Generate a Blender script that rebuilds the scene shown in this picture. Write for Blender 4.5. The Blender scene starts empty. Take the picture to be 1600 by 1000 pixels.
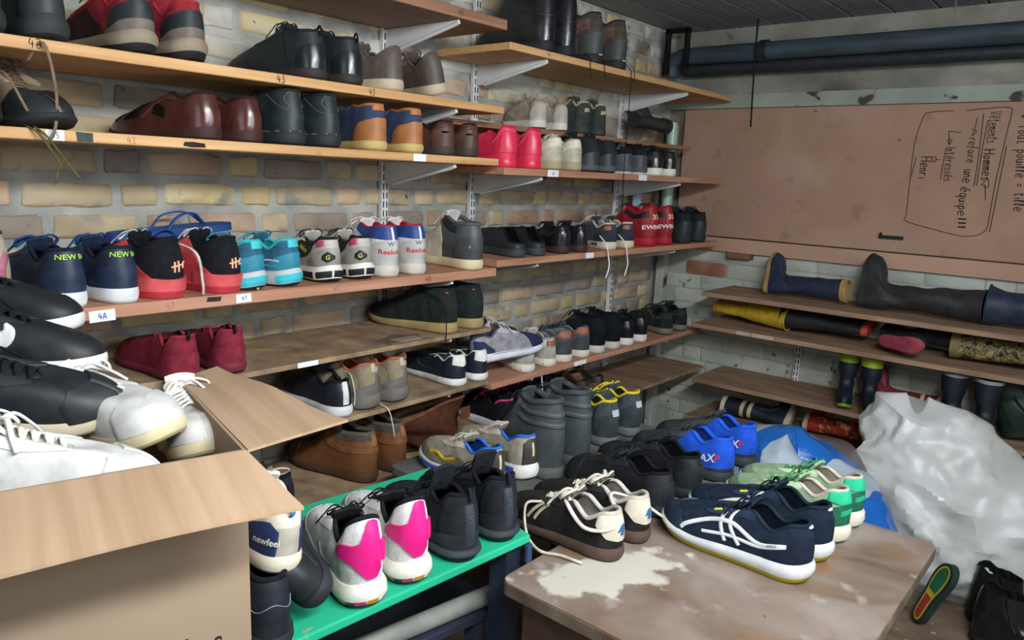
import bpy, math, random
import numpy as np
from mathutils import Vector, Matrix, Euler, noise as mnoise

random.seed(7)
SC = bpy.context.scene
COL = SC.collection

# ---------------------------------------------------------------- camera
PITCH, ROLL, YAW, FPX = 0.190613, 0.0424203, 0.7000974, 1168.63
def camera():
    cy, sy, cp, sp = math.cos(YAW), math.sin(YAW), math.cos(PITCH), math.sin(PITCH)
    fw = Vector((-sy*cp, cy*cp, -sp)); rt = Vector((cy, sy, 0)); up = rt.cross(fw)
    cr, sr = math.cos(ROLL), math.sin(ROLL)
    r2 = cr*rt + sr*up; u2 = -sr*rt + cr*up
    m = Matrix((r2, u2, -fw)).transposed().to_4x4()
    m.translation = Vector((1.75, 0.0, 1.25))
    cd = bpy.data.cameras.new('camera'); cd.sensor_width = 36.0; cd.lens = FPX/1600*36
    cd.clip_start = 0.02
    co = bpy.data.objects.new('camera', cd); COL.objects.link(co); co.matrix_world = m
    SC.camera = co
camera()

# ---------------------------------------------------------------- world, light, exposure
SC.view_settings.view_transform = 'Standard'
SC.view_settings.look = 'None'
SC.view_settings.gamma = 1.0
SC.view_settings.use_curve_mapping = False
SC.view_settings.exposure = 0.12
w = bpy.data.worlds.new('world'); SC.world = w; w.use_nodes = True
w.node_tree.nodes['Background'].inputs[0].default_value = (0.55, 0.68, 0.85, 1)
w.node_tree.nodes['Background'].inputs[1].default_value = 0.6

def area(name, loc, direction, sx, sy, power, col, spread=math.pi):
    l = bpy.data.lights.new(name, 'AREA'); l.shape = 'RECTANGLE'; l.size = sx; l.size_y = sy
    l.energy = power; l.color = col; l.spread = spread
    o = bpy.data.objects.new(name, l); COL.objects.link(o); o.location = loc
    o.rotation_euler = Vector(direction).to_track_quat('-Z', 'Y').to_euler()
    return o
LAMP_X, LAMP_Z = 1.98, 1.77
# light of the twin fluorescent batten on the ceiling (fixture is built further down)
lt = area('tube_lamp_light', (LAMP_X, 0.62, LAMP_Z), (-0.25, 0, -1), 0.12, 1.25, 43.0, (0.95, 0.98, 1.0))
_z = -Vector((-.74, .30, -.60)).normalized(); _y = (Vector((0, 1, 0))-_z*_z.y).normalized()
lt.rotation_euler = Matrix((_y.cross(_z), _y, _z)).transposed().to_euler()      # tubes run along the room
# added fill lights, with a made-up side window and doorway that are never seen
area('side_fill_light', (2.55, 1.1, 1.45), (-1, 0.0, -0.25), 1.1, 0.6, 15.0, (0.86, 0.93, 1.0))
area('rear_fill_light', (1.2, -1.32, 1.15), (0.0, 1, -0.1), 0.9, 1.5, 8.0, (0.90, 0.95, 1.0))

# ---------------------------------------------------------------- materials
def lin(h):
    h = h.lstrip('#'); out = []
    for i in (0, 2, 4):
        c = int(h[i:i+2], 16)/255
        out.append(c/12.92 if c <= 0.04045 else ((c+0.055)/1.055)**2.4)
    return (*out, 1)
MATS = {}
def nodes_of(m):
    m.use_nodes = True
    return m.node_tree.nodes, m.node_tree.links, m.node_tree.nodes['Principled BSDF']
KIND = dict(  # rough, spec, noise scale, colour variation, bump strength, bump scale
    leather=(.52, .4, 30, .22, .10, 260), gloss=(.24, .5, 25, .15, .04, 120), suede=(.95, .2, 45, .30, .25, 420),
    knit=(.92, .2, 60, .22, .45, 330), cloth=(.95, .15, 40, .25, .3, 380), rubber=(.55, .4, 35, .25, .08, 160),
    foam=(.7, .35, 22, .16, .12, 110), plastic=(.35, .5, 20, .10, .03, 60), metal=(.38, .5, 30, .12, .03, 90),
    paper=(.85, .2, 12, .06, .02, 40), print=(.7, .3, 10, .05, 0, 10), ink=(.8, .2, 60, .3, 0, 10))
def M(hexc, kind='leather'):
    key = (hexc, kind)
    if key in MATS: return MATS[key]
    m = bpy.data.materials.new(f'{kind}_{hexc}'); nd, lk, b = nodes_of(m)
    ro, sp, ns, cv, bs, bsc = KIND[kind]
    tc = nd.new('ShaderNodeTexCoord')
    n1 = nd.new('ShaderNodeTexNoise'); n1.inputs['Scale'].default_value = ns; n1.inputs['Detail'].default_value = 5
    lk.new(tc.outputs['Object'], n1.inputs['Vector'])
    c = lin(hexc)
    mix = nd.new('ShaderNodeMix'); mix.data_type = 'RGBA'
    mix.inputs[6].default_value = (*[x*(1-cv) for x in c[:3]], 1)
    mix.inputs[7].default_value = (*[min(1, x*(1+cv*.8)+.004) for x in c[:3]], 1)
    mr = nd.new('ShaderNodeMapRange'); mr.inputs[1].default_value = .3; mr.inputs[2].default_value = .7
    lk.new(n1.outputs['Fac'], mr.inputs[0]); lk.new(mr.outputs[0], mix.inputs[0])
    lk.new(mix.outputs[2], b.inputs['Base Color'])
    b.inputs['Roughness'].default_value = ro
    b.inputs['Specular IOR Level'].default_value = sp
    if kind == 'metal': b.inputs['Metallic'].default_value = .6
    if bs:
        n2 = nd.new('ShaderNodeTexNoise'); n2.inputs['Scale'].default_value = bsc
        lk.new(tc.outputs['Object'], n2.inputs['Vector'])
        bp = nd.new('ShaderNodeBump'); bp.inputs['Strength'].default_value = bs; bp.inputs['Distance'].default_value = .002
        lk.new(n2.outputs['Fac'], bp.inputs['Height']); lk.new(bp.outputs[0], b.inputs['Normal'])
    MATS[key] = m
    return m

def ramp_mat(name, stops, scale, vec_scale=(1, 1, 1), rough=.8, detail=6, bump=.2, bump_scale=None, coord='Object', extra=None, distortion=0.0):
    """noise -> colour ramp material; extra = list of (mask builder) layers"""
    m = bpy.data.materials.new(name); nd, lk, b = nodes_of(m)
    tc = nd.new('ShaderNodeTexCoord')
    if coord == 'World':
        g = nd.new('ShaderNodeNewGeometry'); src = g.outputs['Position']
    else: src = tc.outputs[coord]
    mp = nd.new('ShaderNodeMapping'); mp.inputs['Scale'].default_value = vec_scale
    lk.new(src, mp.inputs['Vector'])
    n = nd.new('ShaderNodeTexNoise'); n.inputs['Scale'].default_value = scale; n.inputs['Detail'].default_value = detail
    n.inputs['Distortion'].default_value = distortion
    lk.new(mp.outputs[0], n.inputs['Vector'])
    r = nd.new('ShaderNodeValToRGB'); els = r.color_ramp.elements
    while len(els) < len(stops): els.new(.5)
    for e, (p, c) in zip(els, stops): e.position = p; e.color = lin(c)
    lk.new(n.outputs['Fac'], r.inputs[0])
    out = r.outputs[0]
    if extra:
        for mk in extra: out = mk(nd, lk, src, out)
    lk.new(out, b.inputs['Base Color']); b.inputs['Roughness'].default_value = rough
    b.inputs['Specular IOR Level'].default_value = .3
    if bump:
        n2 = nd.new('ShaderNodeTexNoise'); n2.inputs['Scale'].default_value = bump_scale or scale*2; n2.inputs['Detail'].default_value = 6
        lk.new(mp.outputs[0], n2.inputs['Vector'])
        bp = nd.new('ShaderNodeBump'); bp.inputs['Strength'].default_value = bump; bp.inputs['Distance'].default_value = .004
        lk.new(n2.outputs['Fac'], bp.inputs['Height']); lk.new(bp.outputs[0], b.inputs['Normal'])
    return m
def patch_layer(color, scale, lo, hi, zlo=None, zhi=None, axis='Z', seed=0.0):
    """a layer of flaking paint / stain: noise threshold, optionally limited to a height range of the wall"""
    def mk(nd, lk, src, prev):
        n = nd.new('ShaderNodeTexNoise'); n.noise_dimensions = '4D'; n.inputs['W'].default_value = seed
        n.inputs['Scale'].default_value = scale; n.inputs['Detail'].default_value = 8
        lk.new(src, n.inputs['Vector'])
        mr = nd.new('ShaderNodeMapRange'); mr.inputs[1].default_value = lo; mr.inputs[2].default_value = hi
        lk.new(n.outputs['Fac'], mr.inputs[0]); fac = mr.outputs[0]
        if zlo is not None:
            sep = nd.new('ShaderNodeSeparateXYZ'); lk.new(src, sep.inputs[0])
            m2 = nd.new('ShaderNodeMapRange'); m2.inputs[1].default_value = zlo; m2.inputs[2].default_value = zhi
            lk.new(sep.outputs[axis], m2.inputs[0])
            mu = nd.new('ShaderNodeMath'); mu.operation = 'MULTIPLY'
            lk.new(fac, mu.inputs[0]); lk.new(m2.outputs[0], mu.inputs[1]); fac = mu.outputs[0]
        mix = nd.new('ShaderNodeMix'); mix.data_type = 'RGBA'
        lk.new(fac, mix.inputs[0]); lk.new(prev, mix.inputs[6]); mix.inputs[7].default_value = lin(color)
        return mix.outputs[2]
    return mk

# ---------------------------------------------------------------- mesh helpers
class MB:
    """collects vertices and faces of one mesh"""
    def __init__(s): s.v = []; s.f = []; s.mi = []
    def add(s, v, f, mi=0):
        b = len(s.v); s.v += [tuple(float(a) for a in p) for p in v]
        s.f += [tuple(b+i for i in q) for q in f]; s.mi += [mi]*len(f)
        return s
    def box(s, a, b, mi=0):
        (x0, y0, z0), (x1, y1, z1) = a, b
        return s.add([(x0,y0,z0),(x1,y0,z0),(x1,y1,z0),(x0,y1,z0),(x0,y0,z1),(x1,y0,z1),(x1,y1,z1),(x0,y1,z1)],
                     [(0,3,2,1),(4,5,6,7),(0,1,5,4),(1,2,6,5),(2,3,7,6),(3,0,4,7)], mi)
    def prism(s, poly, ext, mi=0):
        """poly: list of 3D points (planar); ext: extrusion vector"""
        n = len(poly); e = Vector(ext)
        v = [Vector(p) for p in poly] + [Vector(p)+e for p in poly]
        return s.add(v, [tuple(range(n))[::-1], tuple(range(n, 2*n))] + [(i, (i+1) % n, n+(i+1) % n, n+i) for i in range(n)], mi)
    def tube(s, pts, r, n=8, closed=False, flat=1.0, mi=0, caps=True):
        P = [Vector(p) for p in pts]; k = len(P)
        rr = r if hasattr(r, '__len__') else [r]*k
        vs = []; up = Vector((0, 0, 1)); prev = None
        for i in range(k):
            a = P[(i-1) % k] if (closed or i > 0) else P[i]
            b = P[(i+1) % k] if (closed or i < k-1) else P[i]
            t = (b-a); t = t.normalized() if t.length > 1e-9 else Vector((1, 0, 0))
            if prev is None:
                x = t.cross(up)
                if x.length < 1e-3: x = t.cross(Vector((1, 0, 0)))
                x.normalize()
            else:
                x = prev - t*prev.dot(t)
                x = x.normalized() if x.length > 1e-6 else t.orthogonal().normalized()
            y = t.cross(x); prev = x
            for j in range(n):
                an = 2*math.pi*j/n
                vs.append(P[i] + x*(math.cos(an)*rr[i]) + y*(math.sin(an)*rr[i]*flat))
        fs = []
        for i in range(k if closed else k-1):
            i2 = (i+1) % k
            for j in range(n):
                fs.append((i*n+j, i*n+(j+1) % n, i2*n+(j+1) % n, i2*n+j))
        if not closed and caps: fs += [tuple(range(n))[::-1], tuple(range((k-1)*n, k*n))]
        return s.add(vs, fs, mi)
    def grid(s, A, closed=False, mi=0, flip=False):
        A = np.asarray(A, float); a, b = A.shape[:2]
        fs = []
        for i in range(a if closed else a-1):
            i2 = (i+1) % a
            for j in range(b-1):
                q = (i*b+j, i2*b+j, i2*b+j+1, i*b+j+1)
                fs.append(q[::-1] if flip else q)
        return s.add(A.reshape(-1, 3), fs, mi)
    def build(s, name, mats, parent=None, smooth=False, angle=None, loc=None):
        me = bpy.data.meshes.new(name); me.from_pydata(s.v, [], s.f); me.validate(); me.update()
        ms = mats if isinstance(mats, (list, tuple)) else [mats]
        for m in ms: me.materials.append(m)
        if len(ms) > 1 and len(me.polygons) == len(s.mi): me.polygons.foreach_set('material_index', s.mi)
        if smooth:
            me.polygons.foreach_set('use_smooth', [True]*len(me.polygons))
            if angle: me.set_sharp_from_angle(angle=math.radians(angle))
        o = bpy.data.objects.new(name, me); COL.objects.link(o)
        if parent: o.parent = parent
        if loc: o.location = loc
        return o
def tag(o, label=None, cat=None, group=None, kind=None):
    if label: o['label'] = label
    if cat: o['category'] = cat
    if group: o['group'] = group
    if kind: o['kind'] = kind
    return o
def empty(name, loc=(0, 0, 0), rot=(0, 0, 0)):
    o = bpy.data.objects.new(name, None); COL.objects.link(o); o.empty_display_size = .05
    o.location = loc; o.rotation_euler = rot
    return o
def bevel(o, wdt, seg=2):
    m = o.modifiers.new('bevel', 'BEVEL'); m.width = wdt; m.segments = seg; m.limit_method = 'ANGLE'
    return o
def cr(pts, n=8):
    """catmull-rom through points"""
    P = [np.array(p, float) for p in pts]; P = [2*P[0]-P[1]] + P + [2*P[-1]-P[-2]]; out = []
    for i in range(1, len(P)-2):
        for k in range(n):
            t = k/n; a, b, c, d = P[i-1:i+3]
            out.append(.5*((2*b)+(-a+c)*t+(2*a-5*b+4*c-d)*t*t+(-a+3*b-3*c+d)*t**3))
    out.append(P[-2]); return out

# text: printed lettering from the built-in font, handwriting from single strokes
_TX = {}
def text_mesh(s, bold=0.0):
    if (s, bold) in _TX: return _TX[(s, bold)]
    cu = bpy.data.curves.new('lettering', 'FONT'); cu.body = s; cu.size = 1.0; cu.resolution_u = 3; cu.offset = bold
    o = bpy.data.objects.new('lettering', cu); COL.objects.link(o)
    dg = bpy.context.evaluated_depsgraph_get(); dg.update()
    me = bpy.data.meshes.new_from_object(o.evaluated_get(dg))
    v = np.array([q.co[:2] for q in me.vertices]); f = [tuple(p.vertices) for p in me.polygons]
    bpy.data.objects.remove(o); bpy.data.curves.remove(cu); bpy.data.meshes.remove(me)
    mn, mx = v.min(0), v.max(0); v = (v-(mn+mx)/2)/(mx[1]-mn[1])
    _TX[(s, bold)] = (v, f); return v, f
GL = {
 '0': [[(.25,0),(.05,.3),(.05,.7),(.25,1),(.45,.7),(.45,.3),(.25,0)]], '1': [[(.05,.75),(.3,1),(.3,0)]],
 '3': [[(.05,.9),(.3,1),(.45,.8),(.2,.55),(.48,.3),(.3,0),(.02,.1)]], '4': [[(.2,1),(.02,.4),(.5,.42)],[(.36,.75),(.34,0)]],
 '5': [[(.45,1),(.1,1),(.08,.55),(.35,.6),(.45,.3),(.25,0),(.02,.1)]], '6': [[(.4,1),(.1,.55),(.05,.2),(.25,0),(.45,.2),(.3,.45),(.08,.3)]],
 'A': [[(0,0),(.25,1),(.5,0)],[(.1,.35),(.4,.35)]], '2': [[(.05,.8),(.25,1),(.45,.75),(.05,.02),(.5,.04)]],
 'V': [[(0,1),(.2,0),(.42,1)]], 'e': [[(.02,.3),(.36,.35),(.3,.56),(.12,.56),(.02,.3),(.12,.03),(.36,.08)]],
 'E': [[(.02,.3),(.36,.35),(.3,.56),(.12,.56),(.02,.3),(.12,.03),(.36,.08)],[(.1,.72),(.32,.9)]],
 'C': [[(.02,.3),(.36,.35),(.3,.56),(.12,.56),(.02,.3),(.12,.03),(.36,.08)],[(.05,.7),(.2,.86),(.35,.7)]],
 't': [[(.15,.95),(.13,.1),(.22,0),(.32,.06)],[(0,.62),(.32,.64)]],
 'm': [[(0,.55),(.04,0)],[(.03,.4),(.16,.56),(.2,0)],[(.2,.4),(.34,.56),(.38,0)]],
 'n': [[(0,.55),(.03,0)],[(.02,.38),(.2,.56),(.26,0)]], 's': [[(.28,.5),(.12,.56),(.05,.42),(.26,.2),(.2,.02),(0,.06)]],
 'H': [[(0,1),(.02,0)],[(.42,1),(.4,0)],[(0,.5),(.42,.52)]], 'o': [[(.16,0),(.02,.25),(.16,.55),(.32,.3),(.16,0)]],
 'r': [[(.02,.56),(.04,0)],[(.03,.35),(.14,.55),(.28,.52)]], 'f': [[(.3,.95),(.14,.9),(.12,-.25)],[(0,.5),(.28,.52)]],
 'a': [[(.3,.5),(.12,.55),(.02,.25),(.14,0),(.3,.2),(.31,.55),(.34,0)]], 'i': [[(.05,.5),(.06,0)],[(.05,.72),(.07,.76)]],
 'u': [[(0,.55),(.04,.1),(.16,0),(.26,.12),(.27,.55),(.3,0)]], 'q': [[(.28,.5),(.1,.55),(.02,.25),(.14,0),(.28,.2),(.29,.55),(.3,-.4)]],
 'p': [[(.02,.55),(.04,-.4)],[(.03,.4),(.18,.56),(.3,.3),(.16,.02),(.05,.1)]], '!': [[(.06,.95),(.06,.25)],[(.05,.05),(.07,0)]],
 'I': [[(.05,.95),(.06,0)]], 'T': [[(0,.95),(.42,.97)],[(.2,.95),(.2,0)]], 'l': [[(.02,.1),(.14,.7),(.12,.98),(.04,.8),(.08,.08),(.2,.02)]],
 '=': [[(0,.25),(.3,.27)],[(0,.48),(.3,.5)]], '+': [[(0,.4),(.36,.4)],[(.18,.65),(.18,.15)]], ' ': []}
def hand(s, gap=.16):
    """handwritten string -> list of polylines, cap height 1"""
    out = []; x = 0
    for ch in s:
        g = GL[ch]
        for pl in g: out.append([(x+a, b) for a, b in pl])
        x += (max([a for pl in g for a, b in pl]) if g else .3) + gap
    return out, x-gap
def strokes(mb, lines, fn, wd, mi=0):
    """flat ribbons for pen strokes; fn maps 2D -> 3D, wd is the pen width in glyph units"""
    for pl in lines:
        p = [np.array(q, float) for q in (cr([(*q, 0) for q in pl], 3) if len(pl) > 2 else [(*q, 0) for q in pl])]
        L, R = [], []
        for i in range(len(p)):
            t = p[min(i+1, len(p)-1)]-p[max(i-1, 0)]; t = t/(np.linalg.norm(t)+1e-9); nn = np.array((-t[1], t[0], 0))
            L.append(fn(*(p[i]+nn*wd/2)[:2])); R.append(fn(*(p[i]-nn*wd/2)[:2]))
        mb.grid([L, R], mi=mi)
# ================================================================ THE ROOM
XR, YB, YF, ZC = 2.6, 3.1325, -1.4, 1.90
mortar = ramp_mat('mortar', [(.3, '#7b7d7b'), (.5, '#979993'), (.7, '#aeada2')], 9, coord='World', bump=.6, bump_scale=70,
                  extra=[patch_layer('#b9b8b0', 5, .46, .54, 1.44, 1.56, seed=2)])
# ---- left brick wall: mortar bed and single bricks
wl = MB().box((-.25, YF, 0), (0, YB+.2, ZC)).build('wall_left', mortar); tag(wl, kind='structure')
def brick_mat(name, a, b, c):
    m = ramp_mat(name, [(.28, a), (.5, b), (.72, c)], 7, coord='World', bump=.8, bump_scale=60,
                 extra=[patch_layer('#4a4440', 34, .66, .72, seed=1), patch_layer('#8a8780', 11, .56, .66, seed=5),
                        patch_layer('#c6c5bd', 5, .46, .54, 1.44, 1.56, seed=2)])
    return m
BM = [brick_mat('brick_yellow', '#a99672', '#c4b184', '#cfc09a'), brick_mat('brick_salmon', '#a28a70', '#bb9f82', '#c8b094'),
      brick_mat('brick_red', '#87705c', '#9b826c', '#ad957f'), brick_mat('brick_brown', '#80736a', '#938679', '#a69a8b'),
      brick_mat('brick_buff', '#9b8b70', '#b3a283', '#c2b398'), brick_mat('brick_rose', '#8f7865', '#a78d78', '#b8a290')]
def brick_mesh(nm, w, h, d, seed, jj=.003):
    """one rough brick: front face with worn, rounded, uneven edges (front towards +Z of the mesh)"""
    r = random.Random(seed); mb = MB(); n = 8; ring = []
    base = [(-.5,-.42),(-.45,-.5),(-.2,-.5),(.02,-.5),(.25,-.5),(.45,-.5),(.5,-.42),(.5,0),(.5,.42),(.45,.5),(.22,.5),(-.03,.5),(-.26,.5),(-.45,.5),(-.5,.42),(-.5,.05)]
    n = len(base)
    def loop(ins, z, j):
        return [((x*(w-2*ins))+r.uniform(-j, j), (y*(h-2*ins))+r.uniform(-j, j), z+r.uniform(-j, j)*.5) for x, y in base]
    vs = loop(-.001, -.004, jj*.6) + loop(.0015, d*.55, jj) + loop(.0065, d, jj*.7)
    vs.append((0, 0, d+.0006))
    fs = [(k*n+i, k*n+(i+1) % n, (k+1)*n+(i+1) % n, (k+1)*n+i) for k in (0, 1) for i in range(n)]
    fs += [(2*n+i, 2*n+(i+1) % n, 3*n) for i in range(n)]
    mb.add(vs, fs)
    me = bpy.data.meshes.new(nm); me.from_pydata(mb.v, [], mb.f)
    me.polygons.foreach_set('use_smooth', [True]*len(me.polygons)); me.set_sharp_from_angle(angle=math.radians(50))
    return me
PITCHZ = .0692
def lay_bricks(wall, spots, nmax, mats, to_mat, hh, dd, sl=.174, sh=.077, prefer=None, jit=.003):
    """spots: (u, z, is_stretcher, tone). The largest in view are parts, the rest one joined part"""
    meshes = {}
    for st in (0, 1):
        for k in range(4):
            for t in range(len(mats)):
                me = brick_mesh('brick', sl if st else sh, hh, dd, 10*k+st, jit)
                me.materials.append(mats[t]); meshes[(st, k, t)] = me
    order = sorted(spots, key=prefer)
    rest = MB(); 
    for i, (u, z, st, t) in enumerate(order):
        me = meshes[(st, random.randrange(4), t)]; mw = to_mat(u, z)
        if i < nmax:
            o = bpy.data.objects.new('brick', me); COL.objects.link(o); o.parent = wall; o.matrix_local = mw
        else:
            rest.add([mw @ v.co for v in me.vertices], [tuple(p.vertices) for p in me.polygons], t)
    if rest.v:
        o = rest.build('brick_rows', mats, wall, smooth=True, angle=50); o['kind'] = 'stuff'
spots = []; row = 0; z = ZC-.035
rr = random.Random(3)
while z > .38:
    y = -.35 + rr.uniform(-.1, 0) ; k = rr.randrange(2)
    tone = rr.choice([[0,1,1,4,4],[2,3,5,4,3],[0,0,1,4,1],[3,3,1,4],[4,1,0,3],[0,4,4,1]])
    while y < YB-.02:
        st = (k % 2) if rr.random() < .8 else rr.randrange(2); k += 1
        wdt = .180 if st else .082
        if y+wdt > YB: break
        spots.append((y+wdt/2, z, st, rr.choice(tone))); y += wdt+.014
    z -= PITCHZ
cam_p = Vector((1.75, 0, 1.25))
def pref_left(s):
    d = (Vector((0, s[0], s[1]))-cam_p).length
    return d + (50 if s[0] < .25 or s[1] < .55 else 0)
lay_bricks(wl, spots, 300, BM, lambda u, z: Matrix.Translation((.001, u, z+random.uniform(-.002, .002))) @ Matrix.Rotation(math.pi/2, 4, 'Z') @ Matrix.Rotation(math.pi/2, 4, 'X') @ Matrix.Rotation(random.uniform(-.012, .012), 4, 'Z'),
           .050, .0065, prefer=pref_left)
# ---- back wall: whitewashed bricks below, rough grey render above the panel
plaster = ramp_mat('grey_plaster', [(.3, '#6f7068'), (.5, '#8b8a7f'), (.7, '#a3a296')], 5, coord='World', bump=.5, bump_scale=40,
                   extra=[patch_layer('#4e4b45', 9, .60, .68, seed=4), patch_layer('#5d4f42', 4, .50, .62, 1.68, 1.62, seed=8), patch_layer('#a4a89d', 1, .0, .05, .975, .955, seed=1)])
wb = MB().box((-.25, YB, 0), (XR+.2, YB+.2, ZC)).build('wall_back', plaster); tag(wb, kind='structure')
WW = [ramp_mat('whitewash', [(.25, '#a0a298'), (.5, '#bcc0b4'), (.75, '#ced1c6')], 6, coord='World', bump=.9, bump_scale=50,
               extra=[patch_layer('#4c4a44', 22, .63, .68, seed=3), patch_layer('#7d5543', 3.2, .66, .70, seed=9)]),
      ramp_mat('whitewash_green', [(.25, '#98a498'), (.5, '#b1bcb0'), (.75, '#c4cbbf')], 6, coord='World', bump=.9, bump_scale=50,
               extra=[patch_layer('#4c4a44', 20, .62, .68, seed=6)]),
      ramp_mat('bare_red', [(.25, '#7a5142'), (.5, '#946450'), (.75, '#a98270')], 8, coord='World', bump=.9, bump_scale=50)]
spots = []; z = .94; rr = random.Random(11); row = 0
while z > .02:
    x = .0 + rr.uniform(-.1, 0); k = row % 2; row += 1
    while x < XR-.3:
        st = 1 if rr.random() < .75 else 0; wdt = .19 if st else .086
        t = 2 if (.12 < x < .3 and .82 < z < .88 and st) else rr.choice([0, 0, 0, 1])
        if x+wdt/2 > 0.05: spots.append((x+wdt/2, z, st, t))
        x += wdt+.007
    z -= .066
lay_bricks(wb, spots, 130, WW, lambda u, z: Matrix.Translation((u, YB-.001, z)) @ Matrix.Rotation(math.pi/2, 4, 'X'),
           .063, .0028, sl=.194, sh=.090, jit=.0012, prefer=lambda s: -s[1]+(9 if s[0] > 1.6 else 0))
# ---- remaining shell
wall_paint = ramp_mat('side_wall_paint', [(.3, '#8d8c84'), (.7, '#aeaca2')], 4, coord='World', bump=.3)
wr = MB()
for a, b in (((XR, YF, 0), (XR+.2, YB+.2, 1.15)), ((XR, YF, 1.75), (XR+.2, YB+.2, ZC)), ((XR, YF, 1.15), (XR+.2, .55, 1.75)), ((XR, 1.65, 1.15), (XR+.2, YB+.2, 1.75))): wr.box(a, b)
tag(wr.build('wall_right', wall_paint), kind='structure')
wf = MB()
for a, b in (((-.25, YF-.2, 0), (.75, YF, ZC)), ((1.65, YF-.2, 0), (XR+.2, YF, ZC)), ((.75, YF-.2, 1.88), (1.65, YF, ZC))): wf.box(a, b)
tag(wf.build('wall_front', wall_paint), kind='structure')
floor_m = ramp_mat('dirty_floor', [(.25, '#4a3f35'), (.45, '#6b5b4b'), (.6, '#84715e'), (.8, '#a09282')], 3.5, coord='World', bump=.6, bump_scale=50, rough=.85, distortion=1.2,
                   extra=[patch_layer('#b3a898', 26, .62, .68, seed=3), patch_layer('#342c26', 8, .58, .68, seed=7)])
tag(MB().box((-.25, YF-.2, -.1), (XR+.2, YB+.2, 0)).build('floor', floor_m), kind='structure')
ceil_m = ramp_mat('ceiling_boards', [(.3, '#7d8486'), (.6, '#8f9698'), (.8, '#9ea5a6')], 3, vec_scale=(14, 1, 14), coord='World', bump=.3, rough=.6,
                  extra=[patch_layer('#d5d8d4', 30, .67, .70, seed=2)])
ce = MB().box((-.25, YF-.2, ZC+.012), (XR+.2, YB+.2, ZC+.1)).build('ceiling', M('#2b2d2e', 'paper')); tag(ce, kind='structure')
x = 0.0
bd = MB().box((.003, YF, ZC), (.147, YB, ZC+.012)); k = 0; src = None
while x < XR:
    if src is None: src = bevel(bd.build('ceiling_board', ceil_m, ce), .003, 1)
    else:
        o = src.copy(); COL.objects.link(o); o.parent = ce; o.location.x = x
    x += .15
# a few ragged pale drips along the board seams
# ---- panel on the back wall
panel_m = ramp_mat('hardboard', [(.25, '#9a7866'), (.5, '#ab8975'), (.75, '#b59683')], 2.2, coord='World', bump=.05, rough=.75,
                   extra=[patch_layer('#a5846e', 4, .5, .62, seed=4), patch_layer('#8f7263', 9, .60, .7, seed=12)])
pn = empty('hardboard_panel', (.9, YB-.02, .96)); tag(pn, 'large pinkish brown hardboard panel with handwriting on the back wall', 'panel')
def child_world(o, parent):
    o.parent = parent; o.matrix_parent_inverse = parent.matrix_basis.inverted() if parent.matrix_world == Matrix() else parent.matrix_world.inverted()
def at_parent(mb, name, mat, parent, **k):
    """mesh given in world coordinates, stored relative to an unrotated parent"""
    l = parent.location; mb.v = [(a-l[0], b-l[1], c-l[2]) for a, b, c in mb.v]
    return mb.build(name, mat, parent, **k)
at_parent(MB().box((.09, YB-.024, 1.026), (2.1, YB-.010, 1.568)), 'board', panel_m, pn)
lower = ramp_mat('panel_strip', [(.3, '#b08b74'), (.7, '#c19d86')], 3, coord='World', bump=.05, rough=.7)
at_parent(MB().box((.09, YB-.03, .962), (2.1, YB-.010, 1.020)), 'lower_strip', lower, pn)
at_parent(MB().box((.955, YB-.036, 1.074), (1.04, YB-.024, 1.086)).tube([(.962, YB-.030, 1.082), (.962, YB-.04, 1.094)], .004), 'handle', M('#2e2c2c', 'metal'), pn)
for a_, z_, y_ in ((.975, 1.0, .03), (.66, 1.55, .024), (.98, 1.44, .024)): at_parent(MB().tube([(a_, YB-y_, z_), (a_, YB-y_-.004, z_)], .005), 'screw_head', M('#77726c', 'metal'), pn)
ink = M('#26221f', 'ink'); wr_ = MB(); yw = YB-.0246
fl = lambda a, b: (a, yw, b)
W = dict(frame=[(1.144,1.542),(1.068,1.538),(1.049,1.521),(1.032,1.421),(1.035,1.268),(1.038,1.169),(1.035,1.159),(1.047,1.141),(1.203,1.107),(1.247,1.105),(1.281,1.113),(1.302,1.137),(1.304,1.182),(1.306,1.303),(1.316,1.47),(1.32,1.526),(1.308,1.55),(1.183,1.542)],
 u1=[(1.238,1.53),(1.242,1.398),(1.243,1.279)], u2=[(1.254,1.508),(1.25,1.398),(1.251,1.282)], u3=[(1.321,1.421),(1.312,1.123)], u4=[(1.044,1.381),(1.037,1.307)], u5=[(1.137,1.412),(1.134,1.3)],
 a1=[(1.221,1.518),(1.218,1.478)], a2=[(1.207,1.478),(1.225,1.471),(1.213,1.454),(1.218,1.475)], a3=[(1.284,1.234),(1.276,1.288)], a4=[(1.264,1.287),(1.282,1.307),(1.286,1.278),(1.266,1.287)],
 l1=[(1.178,1.467),(1.138,1.471)], l2=[(1.138,1.471),(1.147,1.422)], lh=[(1.153,1.442),(1.146,1.424),(1.139,1.442),(1.153,1.442)], b1=[(1.124,1.37),(1.111,1.371)], b2=[(1.109,1.382),(1.094,1.374),(1.109,1.362),(1.109,1.382)])
strokes(wr_, list(W.values()), fl, .0026)
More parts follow.
